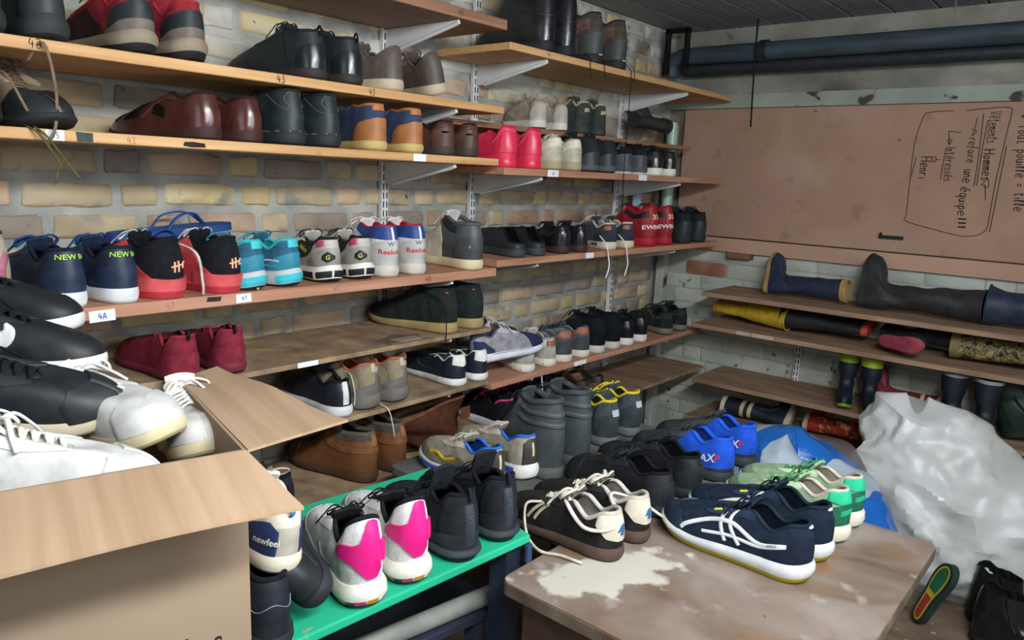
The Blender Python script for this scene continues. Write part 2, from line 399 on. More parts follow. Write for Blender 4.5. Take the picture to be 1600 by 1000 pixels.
for s, (x0, z0), (x1, z1), h in (('VCtements', (1.257, 1.536), (1.260, 1.432), .036), ('Hommes', (1.256, 1.408), (1.262, 1.304), .034),
        ('refaire', (1.205, 1.447), (1.208, 1.363), .030), ('une', (1.205, 1.338), (1.204, 1.294), .034), ('Equipe', (1.202, 1.276), (1.204, 1.178), .034),
        ('!!!', (1.200, 1.168), (1.203, 1.135), .036), ('IntEressEs', (1.139, 1.415), (1.145, 1.297), .030), ('Henri', (1.061, 1.380), (1.061, 1.304), .036),
        ('+ Tout pouille = tille', (1.342, 1.525), (1.372, 1.203), .034)):
    ln, wdt = hand(s); k = (z0-z1)/wdt
    strokes(wr_, ln, lambda a, b: (x0+(x1-x0)*a/wdt + b*h, yw, z0-a*k), .09 if s != 'Hommes' else .1)
at_parent(wr_, 'handwriting', ink, pn)
# pale painted beam above the panel, wooden block under it
tag(MB().box((.0, YB-.035, 1.57), (2.3, YB, 1.625)).build('trim_1', ramp_mat('pale_trim', [(.3, '#8d948a'), (.7, '#abb2a6')], 6, coord='World', bump=.4, extra=[patch_layer('#46443f', 14, .62, .67, seed=1)])), kind='structure')
tag(bevel(MB().box((.355, YB-.05, .937), (.46, YB, .962)).build('wooden_block', M('#7c5c44', 'paper')), .004), 'small worn wooden block under the panel strip', 'block')
# ---- pipes in the corner
pipe_m = ramp_mat('dark_pipe', [(.3, '#2f3a40'), (.6, '#42515a'), (.8, '#51626c')], 5, vec_scale=(1, 6, 6), coord='World', bump=.15, rough=.5)
pp = empty('heating_pipe', (0.05, YB-.11, 1.77)); tag(pp, 'thick dark blue grey pipe running under the ceiling along the back wall', 'pipe')
at_parent(MB().tube([(.05, YB-.11, 1.70), (.052, YB-.11, 1.735), (.066, YB-.11, 1.765), (.10, YB-.11, 1.778), (.16, YB-.11, 1.78), (2.55, YB-.11, 1.775)], .036, 16), 'upper_pipe', pipe_m, pp, smooth=True, angle=60)
at_parent(MB().tube([(.10, YB-.075, 1.728), (2.55, YB-.075, 1.722)], .026, 14), 'lower_pipe', M('#262c31', 'rubber'), pp, smooth=True, angle=60)
at_parent(MB().tube([(.445, YB-.11, 1.78), (.475, YB-.11, 1.78)], .043, 16), 'pipe_clamp', M('#3a4247', 'metal'), pp, smooth=True, angle=40)
fr = MB()
for a, b in (((.045, YB-.175, 1.70), (.065, YB-.155, 1.885)), ((.135, YB-.175, 1.72), (.155, YB-.155, 1.885)), ((.045, YB-.175, 1.868), (.155, YB-.155, 1.888))): fr.box(a, b)
tag(bevel(fr.build('pipe_bracket', M('#1d1c1b', 'metal')), .002), 'black square steel bracket hanging at the corner above the pipe', 'bracket')
for nm, pts, r, lab in (('dangling_rope', [(.445, YB-.165, 1.895), (.449, YB-.165, 1.7), (.455, YB-.16, 1.5), (.457, YB-.16, 1.482)], .0035, 'long dark cord hanging down in front of the panel'),
                        ('dangling_wire', [(1.128, YB-.16, 1.898), (1.135, YB-.16, 1.81)], .002, 'short pale wire hanging from the ceiling on the right')):
    tag(MB().tube(pts, r, 6).build(nm, M('#24211f' if 'dark' in lab else '#8b8c84', 'cloth'), smooth=True), lab, 'cord')
tp = empty('plastic_pipe_tee', (.12, 2.86, 1.49)); tag(tp, 'dark grey plastic pipe tee in the corner above the small shelf', 'pipe')
at_parent(MB().tube([(.14, 2.62, 1.485), (.14, 2.84, 1.478)], .026, 14), 'pipe', M('#2f3435', 'plastic'), tp, smooth=True, angle=40)
at_parent(MB().tube([(.14, 2.72, 1.482), (.09, 2.72, 1.55)], .022, 12), 'branch', M('#2f3435', 'plastic'), tp, smooth=True, angle=40)
for a_, b_ in (((.14, 2.60, 1.486), (.14, 2.635, 1.484)), ((.14, 2.82, 1.479), (.14, 2.86, 1.477))): at_parent(MB().tube([a_, b_], .031, 14), 'pipe_collar', M('#26292a', 'plastic'), tp, smooth=True, angle=40)
gm = M('#a9cdbb', 'plastic')
tag(MB().tube([(.12, 2.95, 1.50), (.12, 2.95, 1.10)], .02, 14).build('pale_green_pipe', gm, smooth=True, angle=40), 'pale green vertical pipe in the corner behind the shoes', 'pipe')
tag(bevel(MB().box((.03, 3.055, .0), (.07, 3.10, 1.50)).build('corner_post', ramp_mat('flaking_post', [(.3, '#8d9189'), (.6, '#b0b3aa')], 8, coord='World', bump=.4, extra=[patch_layer('#3f3c38', 12, .55, .62, seed=2)])), .004), 'flaking white painted post standing in the corner', 'post')
bl = M('#a8cfe6', 'plastic')
tag(MB().box((.05, 2.78, 1.14), (.06, 2.83, 1.25)).build('light_blue_strip', bl), 'light blue plastic strip behind the red high tops', 'strip')
# ---- unseen window added around the side fill light, and lamp that lights the cellar
wn = empty('added_window_1', (XR, 1.1, 1.15)); wn['kind'] = 'structure'
fm = MB()
for a, b in (((XR+.02, .55, 1.15), (XR+.07, 1.65, 1.20)), ((XR+.02, .55, 1.70), (XR+.07, 1.65, 1.75)), ((XR+.02, .55, 1.2), (XR+.07, .60, 1.70)), ((XR+.02, 1.60, 1.2), (XR+.07, 1.65, 1.70)), ((XR+.02, 1.08, 1.2), (XR+.07, 1.12, 1.70))): fm.box(a, b)
at_parent(fm, 'added_window_frame', M('#b9b9b2', 'paper'), wn)
lf = empty('ceiling_lamp', (LAMP_X+.03, .62, ZC)); tag(lf, 'white fluorescent batten lamp on the ceiling', 'lamp')
at_parent(MB().box((LAMP_X-.03, -.05, ZC-.05), (LAMP_X+.07, 1.29, ZC-.001)), 'housing', M('#d8d8d4', 'plastic'), lf)
em = bpy.data.materials.new('tube_glow'); nd, lk, b = nodes_of(em); b.inputs['Emission Color'].default_value = (.93, .97, 1, 1); b.inputs['Emission Strength'].default_value = 7
for dx in (0, .045): at_parent(MB().tube([(LAMP_X+dx, -.03, ZC-.07), (LAMP_X+dx, 1.27, ZC-.07)], .013, 10), 'tube', em, lf, smooth=True)
# ================================================================ SHELVES
def wood(name, a, b, c, axis='Y', rough=.55, knots=False):
    vs = {'Y': (16, .9, 16), 'X': (.9, 16, 16)}[axis]
    ex = [patch_layer('#5e3a26', 5, .70, .74, seed=3)] if knots else None
    return ramp_mat(name, [(.28, a), (.5, b), (.72, c)], 2.6, vec_scale=vs, coord='World', bump=.12, bump_scale=14, rough=rough, distortion=.8, extra=ex)
PINE = wood('pine', '#b3865a', '#c69a68', '#d3ab7a', knots=True)
PINK = wood('reddish_pine', '#9c6c54', '#b08066', '#bf9178')
DARK = wood('dark_pine', '#7e5842', '#946c52', '#a57c62')
CHIP = ramp_mat('chipboard', [(.3, '#75604c'), (.5, '#8f775e'), (.7, '#a8906e')], 16, coord='World', bump=.15, rough=.8)
CHIPX = ramp_mat('brown_board', [(.3, '#7d6350'), (.5, '#947862'), (.7, '#a78a70')], 5, vec_scale=(1, 6, 6), coord='World', bump=.1, rough=.75)
XF = .325
def shelf(label, z, y0, y1, mat, x0=.03, x1=XF, th=.020, cat='shelf', slope=0.0):
    r = empty('wall_shelf', (x1, (y0+y1)/2, z)); tag(r, label, cat, 'shelves on the brick wall')
    bevel(at_parent(MB().box((x0, y0, z-th), (x1, y1, z)), 'shelf_board', mat, r), .0015, 1)
    return r
def mark(sh, s, y, x1, z, h, col, tilt=0.0, pen=.09, name='size_number'):
    """number written on the front edge of a shelf (reads along +Y from the room)"""
    ln, wdt = hand(s); mb = MB(); ct, st = math.cos(tilt), math.sin(tilt)
    def fn(a, b):
        a, b = a*ct-b*st, a*st+b*ct
        return (x1+.0008, y+a*h, z+b*h)
    strokes(mb, ln, fn, pen)
    return at_parent(mb, name, M(col, 'ink'), sh)
def sticker(sh, y, w, x1, z, h, s=None, col='#2a62a8', tilt=0.0):
    mb = MB(); ct, st = math.cos(tilt), math.sin(tilt)
    R = lambda a, b: (y+a*ct-b*st, z+a*st+b*ct)
    q = [R(0, 0), R(w, 0), R(w, h), R(0, h)]
    mb.prism([(x1+.0002, *p) for p in q], (.0006, 0, 0))
    o = at_parent(mb, 'paper_label', M('#e4e8ea', 'paper'), sh)
    if s:
        ln, wdt = hand(s); m2 = MB(); k = h*.55
        strokes(m2, ln, lambda a, b: (x1+.0014, *R(w*.5-wdt*k/2+a*k, h*.22+b*k)), .13)
        at_parent(m2, 'size_number', M(col, 'ink'), sh)
S45 = shelf('topmost reddish shelf marked 45, above the black leather shoes', 1.665, -.3, 1.62, DARK, th=.026)
SA = shelf('pine shelf marked 43 carrying the red and black shoes', 1.437, -.3, 1.62, PINE)
SB = shelf('pine shelf carrying the brown cut-out leather shoes', 1.294, -.3, 1.605, PINE, th=.019)
SCC = shelf('reddish shelf marked 41 and 40 carrying the navy and red sneakers', .986, -.3, 1.612, PINK, th=.024)
SD = shelf('rough brown shelf with torn label carrying the burgundy shoes', .812, -.3, 1.60, CHIP, th=.012)
SE = shelf('chipboard shelf carrying the beige hiking shoes with salmon lining', .652, -.3, 1.595, CHIP, th=.012)
SJ = shelf('lowest dark shelf behind the green bench carrying brown boots', .456, -.3, 1.60, CHIP, th=.014)
S46 = shelf('high pine shelf marked 46 carrying black leather boots', 1.612, 1.635, 3.06, PINE)
SK = shelf('narrow shelf in the corner carrying dirty white sneakers', 1.402, 1.50, 2.97, DARK, x1=.20, th=.016)
SF = shelf('reddish shelf carrying the pink clogs and cream sneakers', 1.272, 1.63, 3.04, PINK, th=.021)
SG = shelf('reddish shelf carrying the black clogs and red high tops', 1.008, 1.615, 3.04, PINK, th=.021)
SH = shelf('brown shelf carrying the white sneakers and black high tops', .638, 1.61, 2.95, PINK, th=.018)
SI = shelf('long brown shelf in the corner with brown shoes near one end', .456, 1.62, 3.03, CHIPX, th=.012)
mark(S45, '45', 1.43, XF, 1.645, .014, '#3a2218')
mark(SA, '43', 0.905, XF, 1.4195, .015, '#2a2320', pen=.1); mark(SA, '43', 1.145, XF, 1.4195, .014, '#2a2320', pen=.11); mark(SA, '43', .452, XF, 1.421, .015, '#3a3330')
sticker(SB, .467, .028, XF, 1.276, .017, '45', tilt=0)
mark(SB, '43', .598, XF, 1.278, .012, '#b0584c', pen=.07); mark(SB, '43', 1.0, XF, 1.277, .010, '#a8685c', pen=.06); mark(SB, '43', 1.46, XF, 1.277, .009, '#b0584c', pen=.07)
sticker(SB, 1.285, .042, XF, 1.2755, .018)
at_parent(MB().add([(XF+.0008, .515, 1.2765), (XF+.0008, .54, 1.276), (XF+.0008, .541, 1.2915), (XF+.0008, .513, 1.2925)], [(0, 1, 2, 3)]), 'ink_blot', M('#3e4a46', 'ink'), SB)
at_parent(MB().add([(XF+.0008, .70, 1.280), (XF+.0008, .715, 1.2775), (XF+.0008, .745, 1.2785), (XF+.0008, .743, 1.286), (XF+.0008, .72, 1.288), (XF+.0008, .703, 1.287)], [(0, 1, 2, 3, 4, 5)]), 'ink_blot', M('#2c2422', 'ink'), SB)
sticker(SCC, .515, .045, XF, .958, .021, '4A', tilt=.03); sticker(SCC, .80, .034, XF, .9655, .018, '41', tilt=.02)
mark(SCC, '41', .655, XF, .967, .013, '#a0605a', pen=.06); mark(SCC, '41', 1.045, XF, .968, .012, '#8a4f44', pen=.07); mark(SCC, '40', 1.335, XF, .967, .015, '#98304e', pen=.12)
at_parent(MB().add([(XF+.0008, .735, .9745), (XF+.0008, .765, .9735), (XF+.0008, .768, .983), (XF+.0008, .738, .984)], [(0, 1, 2, 3)]), 'ink_blot', M('#33302f', 'ink'), SCC)
sticker(SD, .945, .055, XF, .8005, .012)
mark(S46, '46', 1.80, XF, 1.597, .013, '#4a3524'); mark(SG, '43', 2.03, XF, .994, .010, '#7a3f34', pen=.08); mark(SH, '2', 2.40, XF, .624, .012, '#2c2420', pen=.12); mark(SI, '34', 2.40, XF, .447, .009, '#6a4430', pen=.1)
sticker(SF, 1.83, .055, XF, 1.2515, .020, '44', '#b4544a'); sticker(SF, 2.36, .055, XF, 1.2515, .020); sticker(SG, 2.06, .045, XF, .9885, .018); sticker(SH, 2.03, .07, XF, .6215, .015)

# shelves on the back wall
R_Y = 2.815
def shelf_b(label, z, x0, x1, th=.018):
    r = empty('boot_shelf', ((x0+x1)/2, R_Y, z)); tag(r, label, 'shelf', 'boot shelves on the back wall')
    bevel(at_parent(MB().box((x0, R_Y, z-th), (x1, YB-.012, z)), 'shelf_board', CHIPX, r), .0015, 1)
    return r
R1 = shelf_b('top boot shelf on the back wall under the panel', .817, .385, 2.3)
R2 = shelf_b('second boot shelf carrying the yellow boot', .682, .355, 2.3)
R3 = shelf_b('third boot shelf carrying the navy boots with lime trim', .452, .375, 2.3)
R4 = shelf_b('lowest boot shelf carrying the navy boot with white rings', .284, .355, 2.3)
at_parent(MB().add([(.55, R_Y-.0008, .666), (.70, R_Y-.0008, .666), (.70, R_Y-.0008, .680), (.55, R_Y-.0008, .6805)], [(0, 1, 2, 3)]), 'torn_paper_label', M('#b9ad9c', 'paper'), R2)
mb = MB(); ln, wd = hand('33'); strokes(mb, ln, lambda a, b: (.60+a*.014, R_Y-.0014, .668+b*.011), .14); at_parent(mb, 'size_number', M('#b03a2c', 'ink'), R2)
# uprights and brackets
WHM = ramp_mat('white_enamel', [(.3, '#c4c7c6'), (.7, '#dcdedd')], 8, coord='World', bump=.02, rough=.4)
def upright(label, axis_pos, z0, z1, back=False):
    r = empty('shelf_upright', (0, axis_pos, z0) if not back else (axis_pos, YB, z0)); tag(r, label, 'upright', 'slotted shelf uprights')
    mb = MB(); sl = MB(); hw = .0125; d0, d1 = .008, .024
    def B(m, u0, u1, v0, v1, z0_, z1_):
        if not back: m.box((v0, axis_pos+u0, z0_), (v1, axis_pos+u1, z1_))
        else: m.box((axis_pos+u0, YB-v1, z0_), (axis_pos+u1, YB-v0, z1_))
    B(mb, -hw, hw, d0, d1, z0, z1)
    z = z0+.01
    while z < z1-.03:
        for u in (-.006, .006): B(sl, u-.002, u+.002, d1-.001, d1+.0006, z, z+.018)
        z += .026
    bevel(at_parent(mb, 'channel', WHM, r), .0015, 1); at_parent(sl, 'slots', M('#3a3d40', 'metal'), r)
    return r
upright('white slotted upright behind the red and blue collared high tops', 1.448, .30, 1.88)
upright('white slotted upright at the gap between the two shelf runs', 1.822, .30, 1.88)
upright('white slotted upright behind the cream laced canvas sneakers', 2.70, .30, 1.88)
upright('white slotted upright far left behind the hiking boots', .30, .30, 1.88)
upright('pale slotted upright on the back wall beside the yellow boot', .70, .1, .66, True)
upright('pale slotted upright on the back wall by the dark standing boots', 1.49, .1, .66, True)
def bracket(y, z, length=.285, th=.02):
    """sheet steel shelf bracket under a board whose top is z"""
    r = empty('shelf_bracket', (.024, y, z-th)); mb = MB(); zt = z-th-.0005
    mb.prism([(.024, y-.002, zt), (.024+length, y-.002, zt), (.024+length, y-.002, zt-.010), (.06, y-.002, zt-.062), (.024, y-.002, zt-.062)], (0, .004, 0))
    bevel(at_parent(mb, 'web', WHM, r), .001, 1)
    at_parent(MB().tube([(.06, y, zt-.061), (.024+length*.97, y, zt-.010), (.024+length, y, zt-.006)], .0055, 8), 'rolled_edge', WHM, r, smooth=True, angle=50)
    return r
BR = [(1.448, 1.665, .026, 'white bracket under the shelf marked 45'), (1.822, 1.612, .02, 'white bracket under the shelf marked 46 at its open end'), (2.70, 1.612, .02, 'white bracket under the far end of the shelf marked 46'),
      (1.448, 1.437, .02, 'white bracket under the pine shelf marked 43'), (1.448, 1.294, .019, 'white bracket under the tan and navy chukka boots'), (1.822, 1.272, .021, 'white bracket under the pink clogs'),
      (2.70, 1.272, .021, 'white bracket under the far end of the clog shelf'), (1.822, 1.008, .021, 'white bracket under the black clogs'), (2.70, 1.008, .021, 'white bracket under the red high tops'),
      (.30, 1.294, .019, 'white bracket under the far left end of the pine shelf'), (.30, 1.437, .02, 'white bracket at far left under the upper pine shelf'), (1.448, .986, .024, 'white bracket under the white high tops'),
      (1.448, .812, .012, 'white bracket under the dark suede desert boots'), (1.448, .652, .012, 'white bracket under the navy shoes with white heel tabs'), (1.822, .638, .018, 'white bracket under the white canvas shoes with tan patches'),
      (2.70, .638, .018, 'white bracket under the dark green shoes'), (2.70, .456, .012, 'white bracket under the long brown corner shelf'), (1.448, .456, .014, 'white bracket behind the brown boots')]
for y, z, th, lab in BR: tag(bracket(y, z, th=th), lab, 'bracket', 'shelf brackets')
tag(bracket(2.70, 1.402, .15, .016), 'short white bracket under the narrow corner shelf', 'bracket', 'shelf brackets')
# ================================================================ SHOES: one parametric builder
NK, MV = 56, 10
_S = [0,.01,.03,.07,.15,.3,.45,.6,.7,.8,.88,.94,.98,1]
_HW = [0,.0125,.0210,.0280,.0325,.0325,.0335,.0400,.0437,.0430,.0385,.0300,.0180,0]
_HWP = [0,.0125,.0210,.0280,.0325,.0310,.0320,.0390,.0420,.0390,.0320,.0240,.0145,0]     # pointed toe
_WO = ([0,.01,.03,.07,.15,.3,.45,.55,.65,.8,.93,.98,1], [0,.009,.0155,.021,.0255,.028,.0265,.021,.0165,.0140,.0115,.007,0])
def _psi(S): return 1-np.arccos(np.clip(2*np.asarray(S, float)-1, -1, 1))/np.pi
def tab(S, xs, ys):
    """smooth table lookup along the perimeter angle, rounded at heel and toe"""
    p = _psi(S); y = np.interp(p, _psi(xs), ys); return y
def smooth1(y, n=2):
    k = np.array([1, 2, 3, 2, 1.])/9
    for _ in range(n):
        y = np.convolve(np.concatenate([y[-3:-1], y, y[1:3]]), k, 'valid')
    return y
def smoothstep(a, b, x): t = np.clip((x-a)/(b-a), 0, 1); return t*t*(3-2*t)
class Last:
    """shape of one shoe in its own frame: heel at x=0, toe at x=L, y across, z up"""
    def __init__(s, L=.29, side=1, W=1.0, sole=(.028, .022), outs=.006, spring=.012, flare=.003, hc=.06, hd=.046, he=.074, ht=.046,
                 th=.66, op0=.03, throat=1.0, pointed=False, toe_b=1.0, lean=.0, rim=None, heel_tab=0.0, inst=0.0, wob=.0012, seed=1, heelblock=0.0, shaft=0.0, roundsole=0.0, xm=None, vamp=None, conc=0.0, wos=1.0):
        s.__dict__.update(locals()); k = L/.29
        ps = np.linspace(-1, 1, 2*NK+1); s.ps = ps
        sg = np.where(ps >= 0, 1.0, -1.0); S = (1+np.cos(np.pi*(1-np.abs(ps))))/2
        hw = np.abs(smooth1(sg*tab(S, _S, _HWP if pointed else _HW)))*k*W; hw[0] = hw[-1] = hw[NK] = 0
        cx = -side*.010*k*S**2*2.0 + side*.012*k*S          # banana curve
        s.S, s.sg, s.hw, s.cx = S, sg, hw, cx
        tz = np.interp(S, [0, .3, .7, 1], [sole[0], sole[0]*.6+sole[1]*.4, sole[1], sole[1]*.95])
        zs = spring*np.clip((S-.68)/.32, 0, 1)**2 + .006*roundsole*np.clip((.14-S)/.14, 0, 1)**2
        s.tz, s.zs = tz+zs*.9, zs
        B = np.stack([L*S, sg*hw+cx, s.tz-.003], 1)
        q = S
        wo = np.abs(smooth1(sg*tab(q, *_WO), 1))*k*W; wo[0] = wo[-1] = wo[NK] = 0; wo = wo*wos
        wo = np.where(q > .5, wo*(1+(throat-1)*smoothstep(.5, .62, q)), wo)
        xo = L*np.interp(q, [0, .5, 1], [op0, xm or (op0+th)/2, th]) - lean*np.interp(q, [0, .5, 1], [1, 1, 0])
        if shaft: xo = np.where(q < .5, xo, xo - shaft*np.sin(np.pi*np.clip((q-.5)/.5, 0, 1)))
        keys = rim or [(0, hc+heel_tab), (.05, hc+heel_tab*.6), (.12, hc), (.3, hd), (.5, he), (.74, ht+(he-ht)*(.5-conc)), (1, ht)]
        zt = np.interp(q, [a for a, b in keys], [b for a, b in keys])
        ker = np.array([1, 2, 3, 2, 1.])/9; pad = np.concatenate([zt[1:3][::-1], zt, zt[-3:-1][::-1]]); zt = np.convolve(pad, ker, 'valid')
        T = np.stack([xo, sg*wo+cx*np.interp(q, [0, 1], [1, .5]), np.interp(0, [0], [sole[0]])*0+zt+sole[0]*np.interp(q, [0, 1], [1, 0])+sole[1]*np.interp(q, [0, 1], [0, 1])], 1)
        v = np.linspace(0, 1, MV+1)[None, :]
        b = np.interp(S, [0, .35, .55, .75, 1], [.22, .25, .6, .95, 1.0])[:, None]
        f = v*(1-b) + (1-np.cos(np.pi*v/2))*b
        g = v*(1-b) + np.sin(np.pi*v/2)**toe_b*b
        P = np.zeros((2*NK+1, MV+1, 3))
        for i in (0, 1): P[..., i] = B[:, i:i+1] + (T[:, i:i+1]-B[:, i:i+1])*f
        P[..., 2] = B[:, 2:3] + (T[:, 2:3]-B[:, 2:3])*g
        if vamp:
            xv, zv = vamp; wS = smoothstep(.15, .85, S)[:, None]
            fx = (L-xv*L)/(L-T[0, 0]); V = B+(T-B)*fx; V[:, 1] = B[:, 1]+(T[:, 1]-B[:, 1])*.38; V[:, 2] = zv+sole[1]*.9
            a = np.clip(v*2, 0, 1); c2 = np.clip(v*2-1, 0, 1)
            Q = np.zeros_like(P)
            for i in (0, 1): Q[..., i] = B[:, i:i+1]+(V[:, i:i+1]-B[:, i:i+1])*(1-np.cos(np.pi*a/2)**.9)+(T[:, i:i+1]-V[:, i:i+1])*np.sin(c2*np.pi/2)**1.0
            Q[..., 2] = B[:, 2:3]+(V[:, 2:3]-B[:, 2:3])*np.sin(np.pi*a/2)+(T[:, 2:3]-V[:, 2:3])*(1-np.cos(c2*np.pi/2))**.9
            P = P*(1-wS[..., None])+Q*wS[..., None]
        # sides belly out a little, heel counter curves
        out = np.stack([-1.0*(S < .12)*(1-S/.12), sg*np.clip(S*6, 0, 1)*(S < .8), 0*S], 1)
        bel = np.sin(np.pi*v)*(.0035+.004*(zt[:, None] > .09))*np.interp(S, [0, .5, .8], [1, .8, 0])[:, None]
        P += out[:, None, :]*bel[..., None]
        if inst:  # ankle hollow of boots
            P[..., 0] -= (np.sin(np.pi*np.clip(v, 0, 1))*inst*np.interp(S, [.45, .7, .9, 1], [0, .6, 1, 1])[:, None])
            P[..., 2] -= (np.sin(np.pi*v)*inst*.5*np.interp(S, [.45, .7, 1], [0, 1, .6])[:, None])
        if wob:
            for i in range(0, 2*NK+1):
                for j in range(1, MV):
                    d = mnoise.noise(Vector((P[i, j]*38).tolist())+Vector((seed*3.1, 0, 0)))
                    P[i, j] += out[i]*d*wob*1.3; P[i, j, 2] += d*wob
        P[-1] = P[0] = (P[0]+P[-1])/2
        s.P, s.B, s.T = P, B, T
        du = np.gradient(P, axis=0); dv = np.gradient(P, axis=1)
        du[0] = du[-1] = (P[1]-P[-2])/2
        n = np.cross(du, dv); ln = np.linalg.norm(n, axis=2, keepdims=True); n = n/np.maximum(ln, 1e-9)
        n[ln[..., 0] < 1e-12] = (0, 0, 1)
        # outward = away from the centre line
        ctr = np.stack([np.clip(P[..., 0], .2*L, .8*L), 0*P[..., 0], .02+0*P[..., 0]], 2)
        sgn = np.sign(np.sum(n*(P-ctr), 2)); sgn = np.where(sgn == 0, 1, sgn)
        if np.mean(sgn) < 0: n = -n
        s.N = n
        # sole side surface rows (0 bottom .. 4 top) used for prints on the sole
        s.sole_rows = None
    def at(s, ps, v, off=0.0, arr=None):
        P = s.P if arr is None else arr
        a = (np.clip(ps, -1, 1)+1)*NK; b = np.clip(v, 0, 1)*(P.shape[1]-1)
        i = int(min(a, 2*NK-1)); j = int(min(b, P.shape[1]-2)); fa, fb = a-i, b-j
        def bl(A): return (A[i, j]*(1-fa)*(1-fb)+A[i+1, j]*fa*(1-fb)+A[i, j+1]*(1-fa)*fb+A[i+1, j+1]*fa*fb)
        p = bl(P)
        if arr is None: nn = bl(s.N)
        else: nn = np.array([s.nx[i]*(1-fa)+s.nx[i+1]*fa, s.ny[i]*(1-fa)+s.ny[i+1]*fa, 0])
        nn = nn/max(np.linalg.norm(nn), 1e-9)
        return p+nn*off, nn
    def outline(s, off, z):
        """closed footprint loop pushed outwards by off"""
        d = np.stack([np.gradient(s.B[:, 0]), np.gradient(s.B[:, 1])], 1); d[0] = d[-1] = s.B[1, :2]-s.B[-2, :2]
        nx, ny = d[:, 1], -d[:, 0]; ln = np.hypot(nx, ny)+1e-9; nx, ny = nx/ln, ny/ln
        c = np.array([s.L*.5, 0]); 
        if np.mean(nx*(s.B[:, 0]-c[0])+ny*(s.B[:, 1]-c[1])) < 0: nx, ny = -nx, -ny
        s.nx, s.ny = nx, ny
        return np.stack([s.B[:, 0]+nx*off, s.B[:, 1]+ny*off, z+0*nx], 1)
def cap_strip(mb, loop, flip=False, mi=0):
    """close a footprint loop by strips across (loop symmetrical about its middle index)"""
    n = len(loop)-1; h = n//2; vs = [tuple(p) for p in loop[:-1]]
    fs = []
    # index h is the heel, 0 the toe; pairs (h-i, h+i)
    for i in range(0, h):
        a, b = h-i, (h+i) % n; c, d = h-i-1, (h+i+1) % n
        f = [a, c, d, b]; g = []
        for x in f:
            if x not in g: g.append(x)
        if len(g) >= 3: fs.append(tuple(g[::-1] if flip else g))
    mb.add(vs, fs, mi)
def text_on(last, s, psc, vc, size, off=.0016, arr=None, bold=.02, aspect=1.0, flip=1):
    v, f = text_mesh(s, bold)
    e = .02
    dps = np.linalg.norm(last.at(psc+e, vc, 0, arr)[0]-last.at(psc-e, vc, 0, arr)[0])/(2*e)
    dv = np.linalg.norm(last.at(psc, min(vc+.1, 1), 0, arr)[0]-last.at(psc, max(vc-.1, 0), 0, arr)[0])/(min(vc+.1, 1)-max(vc-.1, 0))
    out = [last.at(psc-flip*x*size*aspect/dps, vc+y*size/dv, off, arr)[0] for x, y in v]
    return MB().add(out, f)
def poly_on(last, pts, off=.0018):
    """filled patch given by an outline of (ps, v), fanned from its centre in rings"""
    pts = [np.array(p, float) for p in pts]; c = sum(pts)/len(pts); mb = MB(); rings = []
    sub = []
    for i in range(len(pts)):
        a, b = pts[i], pts[(i+1) % len(pts)]
        for k in range(4): sub.append(a+(b-a)*k/4)
    for t in (1.0, .75, .5, .25): rings.append([last.at(*(c+(p-c)*t), off)[0] for p in sub])
    n = len(sub); vs = [p for r in rings for p in r]+[last.at(*c, off)[0]]
    sk = [last.at(*p, -.001)[0] for p in sub]
    fs = [(k*n+i, k*n+(i+1) % n, (k+1)*n+(i+1) % n, (k+1)*n+i) for k in range(3) for i in range(n)]
    fs += [(3*n+i, 3*n+(i+1) % n, 4*n) for i in range(n)]
    b = len(vs); vs += sk; fs += [(i, (i+1) % n, b+(i+1) % n, b+i) for i in range(n)]
    return mb.add(vs, fs)
def band_on(last, rows, off=.0018, n=None, m=10):
    """strip of the upper between two v curves: rows = [(ps, vlo, vhi), ...]"""
    ps = [r[0] for r in rows]; n = n or max(6, int(abs(ps[-1]-ps[0])*NK))
    A = []
    for i in range(n+1):
        p = ps[0]+(ps[-1]-ps[0])*i/n
        if ps[-1] > ps[0]: lo, hi = np.interp(p, ps, [r[1] for r in rows]), np.interp(p, ps, [r[2] for r in rows])
        else: lo, hi = np.interp(-p, [-x for x in ps], [r[1] for r in rows]), np.interp(-p, [-x for x in ps], [r[2] for r in rows])
        o2 = -.001 if i in (0, n) else off
        A.append([last.at(p, lo, -.001)[0]]+[last.at(p, lo+(hi-lo)*j/m, o2)[0] for j in range(m+1)]+[last.at(p, hi, -.001)[0]])
    return MB().grid(A)
def ribbon_on(last, pts, wdt, off=.0018):
    P = cr([(a, b, 0) for a, b, *_ in pts], 5) if len(pts) > 2 else [np.array((pts[0][0]+(pts[1][0]-pts[0][0])*t/8, pts[0][1]+(pts[1][1]-pts[0][1])*t/8, 0)) for t in range(9)]
    ws = np.interp(np.linspace(0, 1, len(P)), np.linspace(0, 1, len(pts)), [p[2] if len(p) > 2 else wdt for p in pts])
    C = [last.at(p[0], p[1], off) for p in P]; A = []
    for i in range(len(C)):
        t = C[min(i+1, len(C)-1)][0]-C[max(i-1, 0)][0]; t = t/(np.linalg.norm(t)+1e-9)
        b = np.cross(C[i][1], t); b = b/(np.linalg.norm(b)+1e-9); c, n = C[i]; h = ws[i]/2
        A.append([c-b*h-n*(off+.001), c-b*h, c-b*h*.3+n*.0003, c+b*h*.3+n*.0003, c+b*h, c+b*h-n*(off+.001)])
    return MB().grid(A)
def tint(h, f):
    h = h.lstrip('#'); c = [int(h[i:i+2], 16) for i in (0, 2, 4)]
    return '#%02x%02x%02x' % tuple(int(max(0, min(255, x*f + (6 if f > 1 else 0)))) for x in c)
